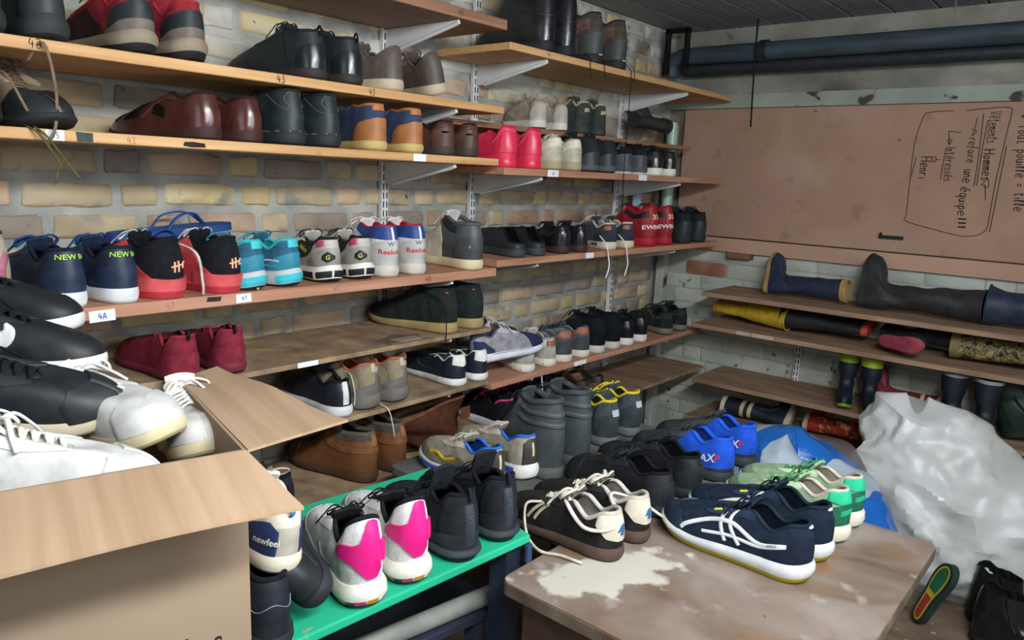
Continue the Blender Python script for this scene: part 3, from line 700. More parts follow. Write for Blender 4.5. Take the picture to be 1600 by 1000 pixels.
STY = dict(
    low=dict(), court=dict(sole=(.030, .026), hc=.060, hd=.046, he=.072, flare=.002),
    run=dict(sole=(.038, .026), outs=.006, flare=.005, roundsole=1, hc=.062, hd=.046, he=.070, spring=.016),
    hi=dict(sole=(.030, .026), hc=.112, hd=.100, he=.122, ht=.048, th=.66, op0=.03, xm=.40, conc=.12),
    boot=dict(sole=(.032, .022), hc=.118, hd=.112, he=.126, ht=.050, th=.62, op0=.035, xm=.40, conc=.15),
    chukka=dict(sole=(.024, .018), hc=.088, hd=.080, he=.096, ht=.048, th=.58, op0=.03),
    dress=dict(sole=(.026, .010), outs=.004, hc=.056, hd=.044, he=.066, ht=.042, th=.58, pointed=True, flare=.002, heelblock=.3),
    slip=dict(sole=(.024, .018), hc=.056, hd=.044, he=.058, ht=.050, th=.47, throat=1.5),
    clog=dict(sole=(.024, .022), hc=.058, hd=.040, he=.060, ht=.056, th=.44, throat=1.7, flare=.002, outs=.004),
    chelsea=dict(sole=(.030, .020), hc=.125, hd=.105, he=.120, ht=.122, th=.42, throat=1.6, op0=.04, vamp=(.56, .062)))
def shoe(label, cat, x, y, z, head, style='low', side=1, up='#222222', upk='leather', sole='#e8e8e4', mid=None, lining=None, collar=None, tongue=None, lace=None, nl=6,
         bow=True, deco=(), rot=None, name=None, tl=.018, insole='#55504a', solek='foam', group=None, midk='foam', extra=(), no_tongue=False, lace_r=.0021, collar_r=.0042, patchk=None, dz=0.0, **kw):
    pr = dict(STY[style]); pr.update(kw); pr.setdefault('seed', len(bpy.data.objects) % 97)
    la = Last(side=side, **pr); L = la.L
    nm = name or {'boot': 'ankle_boot', 'chelsea': 'ankle_boot', 'hi': 'high_top_sneaker', 'clog': 'clog', 'dress': 'leather_shoe', 'chukka': 'chukka_boot', 'slip': 'slip_on_shoe'}.get(style, 'sneaker')
    root = empty(nm, (x, y, z+dz), rot if rot else (0, 0, math.radians(head))); tag(root, label, cat, group)
    mid = mid or sole
    # --- sole
    zs, tz, fl = la.zs, la.tz, la.flare
    zo = zs+la.outs
    o1 = la.outline(-.004, 0); ob = o1.copy(); ob[:, 2] = zs
    mb = MB(); loops = [ob]
    for off, zz in ((-.0005, zs+.0015), (fl*.7, zo)):
        l = la.outline(off, 0); l[:, 2] = zz; loops.append(l)
    mb.grid(np.stack(loops, 1), flip=True); cap_strip(mb, ob)
    if la.heelblock:  # separate stacked heel: fore part lifted to the welt
        pass
    mb.build('outsole', M(sole, solek), root, smooth=True, angle=50)
    mb = MB(); rows = []
    for off, t in ((fl*.7, 0), (fl*1.5, .35), (fl*1.3, .75), (fl*.6, 1.0), (-.006, 1.0)):
        l = la.outline(off, 0); l[:, 2] = zo+(tz-zo)*t; rows.append(l)
    la.sole_rows = np.stack(rows[:4], 1)
    mb.grid(np.stack(rows, 1), flip=True); cap_strip(mb, rows[-1], flip=True)
    mids = mb.build('midsole', M(mid, midk), root, smooth=True, angle=50)
    # --- upper, lining, collar, insole
    upm = M(up, upk)
    MB().grid(la.P, flip=True).build('upper', upm, root, smooth=True)
    inn = la.P[:, 2:, :]-la.N[:, 2:, :]*.0045
    MB().grid(inn).build('lining', M(lining or up, 'cloth'), root, smooth=True)
    T = la.P[:-1, -1]-la.N[:-1, -1]*.0022; rad = np.interp(la.S[:-1], [0, .45, .58, 1], [collar_r, collar_r, .0022, .0016])
    MB().tube(T, list(rad), 7, closed=True).build('collar', M(collar or lining or up, 'cloth'), root, smooth=True)
    ins = la.outline(-.006, 0); ins[:, 2] = tz+.002
    mb = MB(); cap_strip(mb, ins, flip=True); mb.build('insole', M(insole, 'cloth'), root, smooth=True)
    # --- tongue and laces
    def thr(q, sgn_):
        i = int(round((1-math.acos(2*q-1)/math.pi)*NK)) if 0 < q < 1 else (NK if q >= 1 else 0)
        return la.P[NK+sgn_*i, -1]
    if style not in ('slip', 'clog', 'chelsea') and not no_tongue:
        A = []
        for k in range(9):
            t = k/8; q = 1-t*.52 if t < .8 else 1-.8*.52-(t-.8)*.1
            a, b = thr(max(q, .5), -1), thr(max(q, .5), 1); c = (a+b)/2
            wv = (np.linalg.norm(a-b)/2+.003)*(1 if t < .7 else 1-.25*(t-.7))
            up_ = 0 if t < .75 else (t-.75)/.25*tl
            c = c+np.array((-up_*.25, 0, up_-.0035))
            A.append([c+np.array((0, (j/6-.5)*2*wv, .004*(1-((j/6-.5)*2)**2))) for j in range(7)])
        A = np.array(A); Bk = A-np.array((.004, 0, .004))
        full = np.concatenate([A, Bk[:, ::-1]], 1); full = np.concatenate([full, full[:, :1]], 1)
        mb = MB().grid(full); n = full.shape[1]; mb.add(full[-1][:-1], [tuple(range(n-1))])
        mb.build('tongue', M(tongue or up, upk if upk != 'gloss' else 'leather'), root, smooth=True, angle=60)
        if lace:
            mb = MB()
            for k in range(nl):
                q = .95-k*(.40/max(nl-1, 1)); a, b = thr(q, -1), thr(q, 1); q2 = max(.54, q-.05); b2 = thr(q2, 1); a2 = thr(q2, -1)
                ext = np.array((0, .004, 0)); m_ = (a+b)/2+np.array((0, 0, .007))
                mb.tube(cr([a-ext+np.array((0, 0, -.002)), a+np.array((0, 0, .0025)), m_, b+np.array((0, 0, .0025)), b+ext+np.array((0, 0, -.002))], 3), lace_r, 5, flat=.6)
                if k < nl-1:
                    mb.tube([a+np.array((0, 0, .002)), (a+b2)/2+np.array((0, 0, .0085)), b2+np.array((0, 0, .002))], lace_r, 5, flat=.6)
            if bow:
                c = (thr(.56, -1)+thr(.56, 1))/2+np.array((0, 0, .010)); r = random.Random(int(x*977+y*131))
                for sg in (-1, 1):
                    d = r.uniform(.7, 1.2)
                    mb.tube(cr([c, c+np.array((-.006, sg*.014*d, .010)), c+np.array((.004, sg*.034*d, .002)), c+np.array((.016, sg*.030*d, -.010)), c+np.array((.012, sg*.012*d, .003)), c], 4), lace_r, 5, flat=.6)
                    mb.tube(cr([c, c+np.array((.014, sg*.016, .006)), c+np.array((.030*d, sg*.030, -.012)), c+np.array((.040*d, sg*.040, -.028))], 4), lace_r, 5, flat=.6)
                mb.tube([c-np.array((.003, 0, .002)), c+np.array((.004, 0, .003))], lace_r*2.2, 6)
            mb.build('laces', M(lace, 'cloth'), root, smooth=True)
    # --- decoration
    if style in ('low', 'court', 'run', 'hi', 'chukka', 'boot', 'dress') and not any(d[1] == 'eyestay' for d in deco) and not no_tongue:
        deco = [('mband', 'eyestay', tint(up, 1.22), upk, [(.45, .86, .97), (.52, .64, .975), (.60, .62, .975), (.70, .70, .97), (.77, .84, .96)], .0014)] + list(deco)
    if style in ('low', 'court', 'run', 'hi', 'chukka') and not any(d[1] in ('toe_cap', 'mudguard', 'cream_vamp', 'navy_toe', 'toe_overlay', 'coral_shell', 'toe_rubber') for d in deco):
        deco = [('mband', 'mudguard', tint(up, .82), upk, [(.50, .0, .03), (.60, .0, .22), (.74, 0, .34), (.86, 0, .44), (1, 0, .46)], .0012)] + list(deco)
    if style in ('low', 'court', 'run', 'hi') and not any(d[1] in ('heel_counter', 'heel_overlay', 'heel_panel', 'emerald_heel', 'cream_heel', 'blue_quarter', 'heel_clip') for d in deco):
        deco = [('band', 'heel_counter', tint(up, .85), upk, [(-.34, .0, .22), (-.24, .0, .52), (-.1, .0, .62), (.1, .0, .62), (.24, .0, .52), (.34, .0, .22)], .0012)] + list(deco)
    for d in deco:
        t = d[0]; pk = d[3] if len(d) > 3 and isinstance(d[3], str) else upk
        if t == 'band': band_on(la, d[4], *(d[5:6] or (.0018,))).build(d[1], M(d[2], pk), root, smooth=True, angle=60)
        elif t == 'mband':
            for sg in (1, -1): band_on(la, [(sg*a, b, c) for a, b, c in d[4]], *(d[5:6] or (.0018,))).build(d[1], M(d[2], pk), root, smooth=True, angle=60)
        elif t == 'poly': poly_on(la, d[4], *(d[5:6] or (.0018,))).build(d[1], M(d[2], pk), root, smooth=True, angle=60)
        elif t == 'mpoly':
            for sg in (1, -1): poly_on(la, [(sg*a, b) for a, b in d[4]], *(d[5:6] or (.0018,))).build(d[1], M(d[2], pk), root, smooth=True, angle=60)
        elif t == 'rib': ribbon_on(la, d[4], d[5], *(d[6:7] or (.0018,))).build(d[1], M(d[2], pk), root, smooth=True)
        elif t == 'mrib':
            for sg in (1, -1): ribbon_on(la, [(sg*p[0], *p[1:]) for p in d[4]], d[5], *(d[6:7] or (.0018,))).build(d[1], M(d[2], pk), root, smooth=True)
        elif t == 'text': text_on(la, d[4], d[5], d[6], d[7], *(d[8:9] or (.002,))).build(d[1], M(d[2], 'print'), root)
        elif t == 'stext': text_on(la, d[4], d[5], d[6], d[7], .0012, la.sole_rows).build(d[1], M(d[2], 'print'), mids)
        elif t == 'sband':  # coloured stretch of the sole side (ps range, t range)
            A = []
            for i in range(13):
                p = d[4][0]+(d[4][1]-d[4][0])*i/12
                A.append([la.at(p, d[5][0]+(d[5][1]-d[5][0])*j/3, .0008, la.sole_rows)[0] for j in range(4)])
            MB().grid(A).build(d[1], M(d[2], 'rubber'), mids, smooth=True)
        elif t == 'loop':   # pull loop at the heel
            p, n_ = la.at(0, .86); q, _ = la.at(0, 1.0)
            MB().tube(cr([p, p+np.array((-.006, 0, .008)), q+np.array((-.004, 0, .012)), q+np.array((.004, 0, .002))], 4), .0035, 6, flat=.35).build(d[1], M(d[2], 'cloth'), root, smooth=True)
        elif t == 'eyelets':
            mb = MB()
            for k in range(d[4]):
                q = .93-k*.36/max(1, d[4]-1)
                i = int(round((1-math.acos(2*q-1)/math.pi)*NK))
                for sg in (-1, 1):
                    p = la.P[NK+sg*i, -2]; nn = la.N[NK+sg*i, -2]
                    mb.tube([p-nn*.001, p+nn*.0018], .0032, 8)
            mb.build(d[1], M(d[2], 'metal'), root, smooth=True, angle=40)
        elif t == 'tube':   # loose lace, points in the shoe's own frame
            MB().tube(cr(d[4], 6), d[5] if len(d) > 5 else .0022, 6, flat=.7).build(d[1], M(d[2], 'cloth'), root, smooth=True)
    root['_last'] = 0; del root['_last']
    return root, la
def hang(name, col, root, pts, r=.0022):
    """a lace hanging free, given in world coordinates, part of a shoe"""
    inv = (Matrix.LocRotScale(root.location, root.rotation_euler, None)).inverted()
    mb = MB().tube(cr(pts, 6), r, 6, flat=.7); mb.v = [tuple(inv @ Vector(p)) for p in mb.v]
    return mb.build(name, M(col, 'cloth'), root, smooth=True)
# ================================================================ BENCH, TABLES, BOX
green = ramp_mat('green_laminate', [(.3, '#22a07a'), (.6, '#2cb389'), (.8, '#38bd95')], 3, coord='World', bump=.03, rough=.42,
                 extra=[patch_layer('#8c9a78', 22, .69, .73, seed=4)])
def slab(poly, z0, z1, name, mat, parent, bw=.003):
    return bevel(at_parent(MB().prism([(x, y, z0) for x, y in poly], (0, 0, z1-z0)), name, mat, parent), bw, 2)
bn = empty('green_bench', (.75, .4, 0)); tag(bn, 'low bench with bright green top carrying sneakers in front of the shelves', 'bench')
BZ = .60
slab([(.875, -.25), (.962, 1.015), (.598, 1.10), (.47, -.25)], BZ-.016, BZ, 'bench_top', green, bn)
dk = M('#23252b', 'rubber')
for px, py in ((.928, .985), (.64, 1.065), (.85, -.1), (.52, -.1)):
    at_parent(MB().box((px-.02, py-.02, 0), (px+.02, py+.02, BZ-.017)), 'leg', M('#2f3a4c', 'metal'), bn)
at_parent(MB().box((.962, 1.0, BZ-.05), (.968, 1.014, BZ-.016)), 'corner_plate', M('#3c5a86', 'metal'), bn)
# dark boards and a galvanised pole lying under the bench
for lab, poly, z0, z1, colr in (('upper dark blue board lying under the green bench', [(.80, .42), (.885, 1.02), (.72, 1.05), (.62, .42)], .40, .418, '#2c3040'),
                          ('lower dark blue board lying under the green bench', [(.87, .55), (.90, .95), (.76, .97), (.70, .55)], .30, .318, '#2a2d3a')):
    r = empty('dark_board', (.9, .8, z0)); tag(r, lab, 'board', 'dark boards under the bench'); slab(poly, z0, z1, 'board', M(colr, 'plastic'), r, .002)
    for px, py in ((poly[0][0]-.03, poly[0][1]+.02), (poly[1][0]-.03, poly[1][1]-.03), (poly[2][0]+.03, poly[2][1]-.03), (poly[3][0]+.03, poly[3][1]+.02)):
        at_parent(MB().box((px-.015, py-.015, 0 if z0 < .35 else .318), (px+.015, py+.015, z0)), 'support', M(colr, 'plastic'), r)
tag(MB().tube([(.80, .62, .4365), (.866, 1.02, .4365), (.889, 1.16, .4365)], .018, 16).build('galvanised_pole', ramp_mat('galvanised', [(.3, '#6d706b'), (.6, '#888b84'), (.8, '#9c9d92')], 14, coord='World', bump=.2, rough=.6), smooth=True, angle=60), 'rough grey galvanised pole lying on a dark board under the bench', 'pole')
# ---- foreground table
def stain(nd, lk, src, prev):
    """spilt white paint on the left part of the table top"""
    sub = nd.new('ShaderNodeVectorMath'); sub.operation = 'SUBTRACT'; lk.new(src, sub.inputs[0]); sub.inputs[1].default_value = (1.10, 1.085, .55)
    rot = nd.new('ShaderNodeVectorRotate'); rot.inputs['Angle'].default_value = math.radians(-62); rot.rotation_type = 'Z_AXIS'; lk.new(sub.outputs[0], rot.inputs['Vector'])
    mp = nd.new('ShaderNodeMapping'); mp.inputs['Scale'].default_value = (6.2, 14.5, 1); lk.new(rot.outputs[0], mp.inputs['Vector'])
    ln = nd.new('ShaderNodeVectorMath'); ln.operation = 'LENGTH'; lk.new(mp.outputs[0], ln.inputs[0])
    n = nd.new('ShaderNodeTexNoise'); n.inputs['Scale'].default_value = 22; n.inputs['Detail'].default_value = 8; lk.new(src, n.inputs['Vector'])
    mu = nd.new('ShaderNodeMath'); mu.operation = 'MULTIPLY_ADD'; mu.inputs[1].default_value = 1.9; lk.new(n.outputs['Fac'], mu.inputs[0]); lk.new(ln.outputs['Value'], mu.inputs[2])
    mr = nd.new('ShaderNodeMapRange'); mr.inputs[1].default_value = 1.95; mr.inputs[2].default_value = 1.72; lk.new(mu.outputs[0], mr.inputs[0])
    mix = nd.new('ShaderNodeMix'); mix.data_type = 'RGBA'; lk.new(mr.outputs[0], mix.inputs[0]); lk.new(prev, mix.inputs[6]); mix.inputs[7].default_value = lin('#b9b5a8')
    return mix.outputs[2]
top_m = ramp_mat('worn_tabletop', [(.25, '#5c4c41'), (.42, '#736257'), (.6, '#84766c'), (.8, '#968b85')], 5, coord='World', bump=.12, rough=.38, distortion=.8, vec_scale=(1, 1.6, 1),
                 extra=[patch_layer('#7d6248', 7, .55, .66, seed=5), patch_layer('#9d948c', 16, .60, .72, seed=8), patch_layer('#4a3d33', 38, .70, .73, seed=2), stain])
tb = empty('low_table', (1.24, 1.29, 0)); tag(tb, 'low worn brown table with white paint spill carrying navy sneakers', 'table')
TZ = .55
def rounded(x0, y0, x1, y1, r, n=6):
    P = []
    for cx, cy, a0 in ((x1-r, y1-r, 0), (x0+r, y1-r, 90), (x0+r, y0+r, 180), (x1-r, y0+r, 270)):
        for k in range(n+1):
            a = math.radians(a0+90*k/n); P.append((cx+r*math.cos(a), cy+r*math.sin(a)))
    return P
slab(rounded(.968, .925, 1.515, 1.652, .022), TZ-.003, TZ, 'table_top', top_m, tb, .0012)
slab(rounded(.967, .924, 1.516, 1.653, .022), TZ-.026, TZ-.003, 'edge_band', ramp_mat('worn_edge', [(.3, '#4e4136'), (.6, '#6e6152'), (.8, '#8b8377')], 14, coord='World', bump=.2, rough=.6), tb, .001)
gl = M('#8d9299', 'metal')
at_parent(MB().prism([(1.492, .96, TZ-.027), (1.492, 1.62, TZ-.027), (1.492, 1.62, TZ-.055), (1.492, 1.40, TZ-.055), (1.492, 1.375, TZ-.085), (1.492, .96, TZ-.085)], (.004, 0, 0)), 'side_rail', gl, tb)
at_parent(MB().box((1.0, .955, .10), (1.47, .972, TZ-.027)), 'front_panel', M('#4b382c', 'leather'), tb)
at_parent(MB().box((.99, 1.60, TZ-.12), (1.47, 1.615, TZ-.027)), 'back_rail', M('#4b382c', 'leather'), tb)
for px, py in ((1.48, 1.39), (1.02, .99), (1.48, .99), (1.02, 1.585)):
    bevel(at_parent(MB().box((px-.013, py-.013, 0), (px+.013, py+.013, TZ-.027)), 'leg', gl, tb), .002, 1)
# ---- second, darker table behind, full of shoes
t2 = empty('grey_table', (.7, 1.5, 0)); tag(t2, 'dark grey low table behind the green bench covered with boots and shoes', 'table')
slab(rounded(.43, 1.125, .958, 1.87, .02), TZ-.022, TZ, 'table_top', ramp_mat('grey_top', [(.3, '#4a4b48'), (.7, '#6a6a64')], 6, coord='World', bump=.1, rough=.6), t2)
for px, py in ((.47, 1.17), (.92, 1.17), (.47, 1.82), (.92, 1.82)): at_parent(MB().box((px-.015, py-.015, 0), (px+.015, py+.015, TZ-.022)), 'leg', M('#2c2f33', 'metal'), t2)
# ---- cardboard box
card = ramp_mat('cardboard', [(.3, '#8f7a66'), (.6, '#9c8872'), (.8, '#a8947e')], 3, coord='World', bump=.05, rough=.85, vec_scale=(1, 1, 1))
def flutes(nd, lk, src, prev): return prev
card2 = bpy.data.materials.new('cardboard_flap'); nd, lk, b = nodes_of(card2)
tc = nd.new('ShaderNodeNewGeometry'); rt = nd.new('ShaderNodeVectorRotate'); rt.rotation_type = 'Z_AXIS'; rt.inputs['Angle'].default_value = math.radians(14); lk.new(tc.outputs['Position'], rt.inputs['Vector'])
mp = nd.new('ShaderNodeMapping'); mp.inputs['Scale'].default_value = (1.2, 26, 1); lk.new(rt.outputs[0], mp.inputs['Vector'])
fn_ = nd.new('ShaderNodeTexNoise'); fn_.inputs['Scale'].default_value = 1.6; fn_.inputs['Detail'].default_value = 3; lk.new(mp.outputs[0], fn_.inputs['Vector'])
rp = nd.new('ShaderNodeValToRGB'); rp.color_ramp.elements[0].color = lin('#977c60'); rp.color_ramp.elements[1].color = lin('#ac9074'); rp.color_ramp.elements[0].position = .3; rp.color_ramp.elements[1].position = .6
lk.new(fn_.outputs['Fac'], rp.inputs[0]); lk.new(rp.outputs[0], b.inputs['Base Color']); b.inputs['Roughness'].default_value = .85
bp = nd.new('ShaderNodeBump'); bp.inputs['Strength'].default_value = .35; bp.inputs['Distance'].default_value = .004; lk.new(fn_.outputs['Fac'], bp.inputs['Height']); lk.new(bp.outputs[0], b.inputs['Normal'])
bx = empty('cardboard_box', (.73, .3, BZ)); tag(bx, 'open brown cardboard box full of used sneakers', 'box')
e1 = Vector((.24, .97, 0)); e2 = Vector((-.97, .24, 0)); Hn = Vector((.932, .467, .90)); D2 = .37; L1 = .62
def pv(a, b, z): p = Hn+e1*a+e2*b; return (p.x, p.y, z)
t = .004
def wallp(a0, b0, a1, b1, nm, z0=BZ+.004, z1=.90): 
    d = (Vector(pv(a1, b1, 0))-Vector(pv(a0, b0, 0))).normalized(); n = Vector((-d.y, d.x, 0))*t
    return at_parent(MB().prism([pv(a0, b0, z0), pv(a1, b1, z0), pv(a1, b1, z1), pv(a0, b0, z1)], n), nm, card, bx)
fp = wallp(-L1, 0, 0, 0, 'front_panel'); wallp(0, t, 0, D2-t, 'side_panel'); wallp(0, D2, -L1, D2, 'back_panel'); wallp(-L1, D2-t, -L1, t, 'side_panel')
at_parent(MB().prism([pv(-L1, 0, BZ+.0005), pv(0, 0, BZ+.0005), pv(0, D2, BZ+.0005), pv(-L1, D2, BZ+.0005)], (0, 0, .004)), 'bottom_panel', card, bx)
def flap(pts, nm, sub=(10, 5), wave=.002, seed=1):
    a, b, c, d = [np.array(p, float) for p in pts]; A = []
    for i in range(sub[0]+1):
        u = i/sub[0]; row = []
        for j in range(sub[1]+1):
            v = j/sub[1]; p = (a*(1-u)+b*u)*(1-v)+(d*(1-u)+c*u)*v
            row.append(p+np.array((0, 0, wave*v*math.sin(u*9+seed)*1.2)))
        A.append(row)
    A = np.array(A); Bk = A-np.array((0, 0, .004)); mb = MB().grid(A); mb.grid(Bk, flip=True)
    for ea, eb in ((A[0], Bk[0]), (A[-1], Bk[-1]), (A[:, 0], Bk[:, 0]), (A[:, -1], Bk[:, -1])): mb.grid(np.stack([ea, eb], 1))
    return at_parent(mb, nm, card2, bx, smooth=True, angle=30)
q0, q1 = Vector(pv(-L1, 0, .90)), Vector(pv(0, 0, .90)); of = Vector((.133, -.007, -.028))
flap([q0, q1, q1+of, q0+of], 'front_flap', (40, 4))
flap([q1+Vector((0, .002, 0)), pv(0, D2, .90), (.539, .640, .902), (.923, .630, .900)], 'side_flap', (8, 5), .003, 3)
flap([pv(0, D2, .90), pv(-L1, D2, .90), pv(-L1, D2+.13, .83), pv(0, D2+.13, .83)], 'back_flap', (12, 4), .002, 2)
tx = MB()
for s, a, z, h in (('2HZ', -.10, .656, .020), ('S', -.042, .648, .018)):
    v, f = text_mesh(s, .03); tx.add([pv(a-x*h*.9, -.0008, z-y*h) for x, y in v], [q[::-1] for q in f])
at_parent(tx, 'printed_text', M('#1d1a18', 'print'), bx)
# ================================================================ SHOES, SHELF BY SHELF
HX = .318
def pair(desc, cat, z, a, b, x=HX, names=('left', 'right'), **kw):
    """two shoes of a pair; a, b = (y, heading, extra overrides)"""
    out = []; L_ = kw.get('L', .29); ha, hb_ = a[1], b[1]
    if 140 < ha < 230 and 140 < hb_ < 230:      # keep the toes of a pair side by side
        for _ in range(12):
            if (b[0]+L_*.75*math.sin(math.radians(hb_)))-(a[0]+L_*.75*math.sin(math.radians(ha))) >= .088*kw.get('W', 1): break
            ha += 1; hb_ -= 1
        a, b = (a[0], ha, *a[2:]), (b[0], hb_, *b[2:])
    for (p, nm, sd) in ((a, names[0], 1), (b, names[1], -1)):
        k = dict(kw); k.update(p[2] if len(p) > 2 else {})
        xx = k.pop('x', x)
        out.append(shoe(f'{nm} one of the {desc}', cat, xx, p[0], k.pop('zz', z), p[1], side=sd, group=desc, **k))
    return out
def HEEL(c, k='leather', h=.62, w=.22, nm='heel_counter'): return ('band', nm, c, k, [(-w-.06, .02, h*.45), (-w, .02, h*.8), (-.08, .02, h), (.08, .02, h), (w, .02, h*.8), (w+.06, .02, h*.45)])
def TABH(c, k='leather', lo=.7, w=.1, nm='heel_tab'): return ('band', nm, c, k, [(-w, lo, .985), (0, lo, .985), (w, lo, .985)])
def EYE(c, k='leather'): return ('mband', 'eyestay', c, k, [(.47, .80, .97), (.54, .60, .98), (.62, .62, .98), (.74, .70, .97)])
def TOE(c, k='leather', v=.55): return ('mband', 'toe_cap', c, k, [(.70, .0, v*.4), (.80, .0, v*.9), (.90, 0, v), (1, 0, v)], .0032)
def MUD(c, k='leather', v=.28): return ('mband', 'mudguard', c, k, [(.42, .0, .02), (.55, .0, v), (.72, 0, v*1.2), (.85, 0, v*1.5), (1, 0, v*1.6)])
def SEAM(c, pts, nm='seam'): return ('mrib', nm, c, 'cloth', pts, .0012, .0008)
# ---- shelf marked 43 (upper pine)
pair('dark grey trainers at the far left of the upper pine shelf', 'shoe', 1.437, (.40, 185), (.492, 185), style='run', up='#3a4042', upk='suede', sole='#202224', mid='#2c3032', lace='#222426', deco=[HEEL('#2e3335', 'rubber', .8), SEAM('#1c1f20', [(.2, .2), (.3, .9)])])
pair('red and black hiking shoes with tan midsoles', 'shoe', 1.437, (.643, 183), (.738, 190), style='run', sole='#1c1b1b', mid='#8d7f6e', outs=.014, L=.3, up='#8e2630', upk='suede', lining='#2a2022', collar='#a02c34', lace='#2a2a2a',
     hc=.072, he=.084, deco=[HEEL('#222a2c', 'rubber', .72, .26), ('band', 'heel_guard', '#6d6259', 'rubber', [(-.34, 0, .10), (-.2, 0, .26), (0, 0, .28), (.2, 0, .26), (.34, 0, .10)], .002), ('mband', 'side_overlay', '#33201f', 'suede', [(.34, 0, .3), (.5, 0, .55), (.66, 0, .4), (.8, 0, .5), (1, 0, .5)])])
s = pair('black leather lace-up shoes with thick dark soles', 'shoe', 1.437, (1.02, 183), (1.118, 196), style='chukka', L=.305, sole='#241f1d', mid='#2c2624', up='#20282c', upk='leather', lace='#15181a', hc=.078, he=.09, deco=[HEEL('#1c2326', 'gloss', .66), SEAM('#11161a', [(.3, .05), (.36, .5), (.44, .95)]), ('loop', 'pull_loop', '#14181a')])
pair('grey brown shoes with beige soles on the upper pine shelf', 'shoe', 1.437, (1.245, 195), (1.385, 172, dict(rot=(math.radians(-14), 0, math.radians(172)), dz=.008)), style='low', sole='#a99a83', mid='#b3a48c', up='#5b5149', upk='suede', lace='#4a423c', hc=.064, heel_tab=.012, deco=[HEEL('#534a44', 'leather', .9, .14)])
# ---- lower pine shelf
hb = []
for lab, y, sd in (('tan and black hiking boot with toe to the room, at the far left edge', .352, 1), ('tan and black hiking boot with toe to the room and brown laces', .452, -1)):
    hb.append(shoe(lab, 'boot', .045, y, 1.294, 5, style='chukka', side=sd, L=.30, up='#8a7a66', upk='suede', sole='#1d2022', mid='#24282a', lace='#6d5a48', lining='#3a332d', group='tan hiking boots', deco=[('mband', 'toe_rubber', '#262b2e', 'rubber', [(.62, 0, .16), (.74, 0, .5), (.86, 0, .72), (1, 0, .78)]), HEEL('#2b2f31', 'rubber', .5)])[0])
hang('hanging_lace', '#7b6654', hb[1], [(.30, .455, 1.40), (.335, .470, 1.43), (.340, .482, 1.36), (.340, .478, 1.30), (.338, .466, 1.27)], .0032)
hang('hanging_lace', '#7b6654', hb[1], [(.24, .42, 1.39), (.30, .425, 1.375), (.335, .44, 1.32)], .0026)
hang('hanging_lace', '#5c5634', hb[0], [(.32, .44, 1.297), (.34, .452, 1.285), (.345, .478, 1.24), (.345, .475, 1.225), (.343, .471, 1.205)], .0024)
hang('hanging_lace', '#5c5634', hb[0], [(.32, .452, 1.297), (.34, .465, 1.28), (.345, .49, 1.24), (.346, .508, 1.215)], .0024)
for q in pair('brown leather shoes with cut-out openings', 'shoe', 1.294, (.772, 196), (.862, 198), style='dress', L=.29, sole='#271512', mid='#3a1f1b', up='#4a2722', upk='gloss', lining='#2a1714', no_tongue=True, hc=.064, he=.074, hd=.055,
     deco=[('mpoly', 'cut_out', '#0d0908', 'cloth', [(.42, .30), (.50, .36), (.52, .62), (.44, .55)], .0009), ('mpoly', 'cut_out', '#0d0908', 'cloth', [(.58, .30), (.68, .28), (.66, .70), (.60, .74)], .0009), ('mpoly', 'cut_out', '#0d0908', 'cloth', [(.76, .25), (.82, .3), (.80, .55), (.75, .5)], .0009),
           ('mrib', 'strap', '#52302a', 'gloss', [(.40, .9), (.5, .72), (.56, .3)], .008), HEEL('#4f2a25', 'gloss', .5, .2)]): pass
pair('black ankle boots with tan welt stitching', 'boot', 1.294, (.962, 188), (1.055, 190), style='boot', L=.29, sole='#15191b', mid='#20272a', up='#1f292b', upk='leather', lace='#14191a', hc=.084, hd=.080, he=.086, tl=.002, bow=False, flare=.004,
     deco=[('sband', 'welt_stitching', '#8a7750', None, (-.62, .62), (.86, .96)), HEEL('#232d2f', 'leather', .42, .3), SEAM('#5d6a62', [(.02, .45), (.18, .52), (.3, .8), (.36, .98)]), SEAM('#5d6a62', [(.10, .55), (.16, .75), (.10, .97)])])
pair('tan and navy mid-cut chukkas with yellow soles', 'shoe', 1.294, (1.188, 178), (1.308, 182), style='chukka', L=.29, sole='#a8925a', mid='#bba468', up='#34405a', upk='cloth', lining='#6d4a30', collar='#a5693c', lace='#30384a', hc=.084, he=.088, tl=.002, bow=False,
     deco=[HEEL('#a46a3c', 'leather', .60, .27), TABH('#ad7040', 'leather', .80, .13), ('mband', 'toe_overlay', '#a46a3c', 'leather', [(.72, 0, .2), (.85, 0, .5), (1, 0, .6)])])
pair('worn brown leather shoes beside the pink clogs', 'shoe', 1.294, (1.425, 186), (1.516, 184), style='dress', L=.28, sole='#2c2422', mid='#3b2f2b', up='#5a3a30', upk='leather', lining='#2a1b17', no_tongue=True, hc=.062, deco=[HEEL('#4d332b', 'leather', .5), ('mpoly', 'cut_out', '#120b09', 'cloth', [(.06, .48), (.16, .50), (.16, .58), (.06, .56)], .0009), ('rib', 'side_strap', '#4a2e26', 'leather', [(-.3, .7), (-.1, .82), (.1, .82), (.3, .7)], .01)])
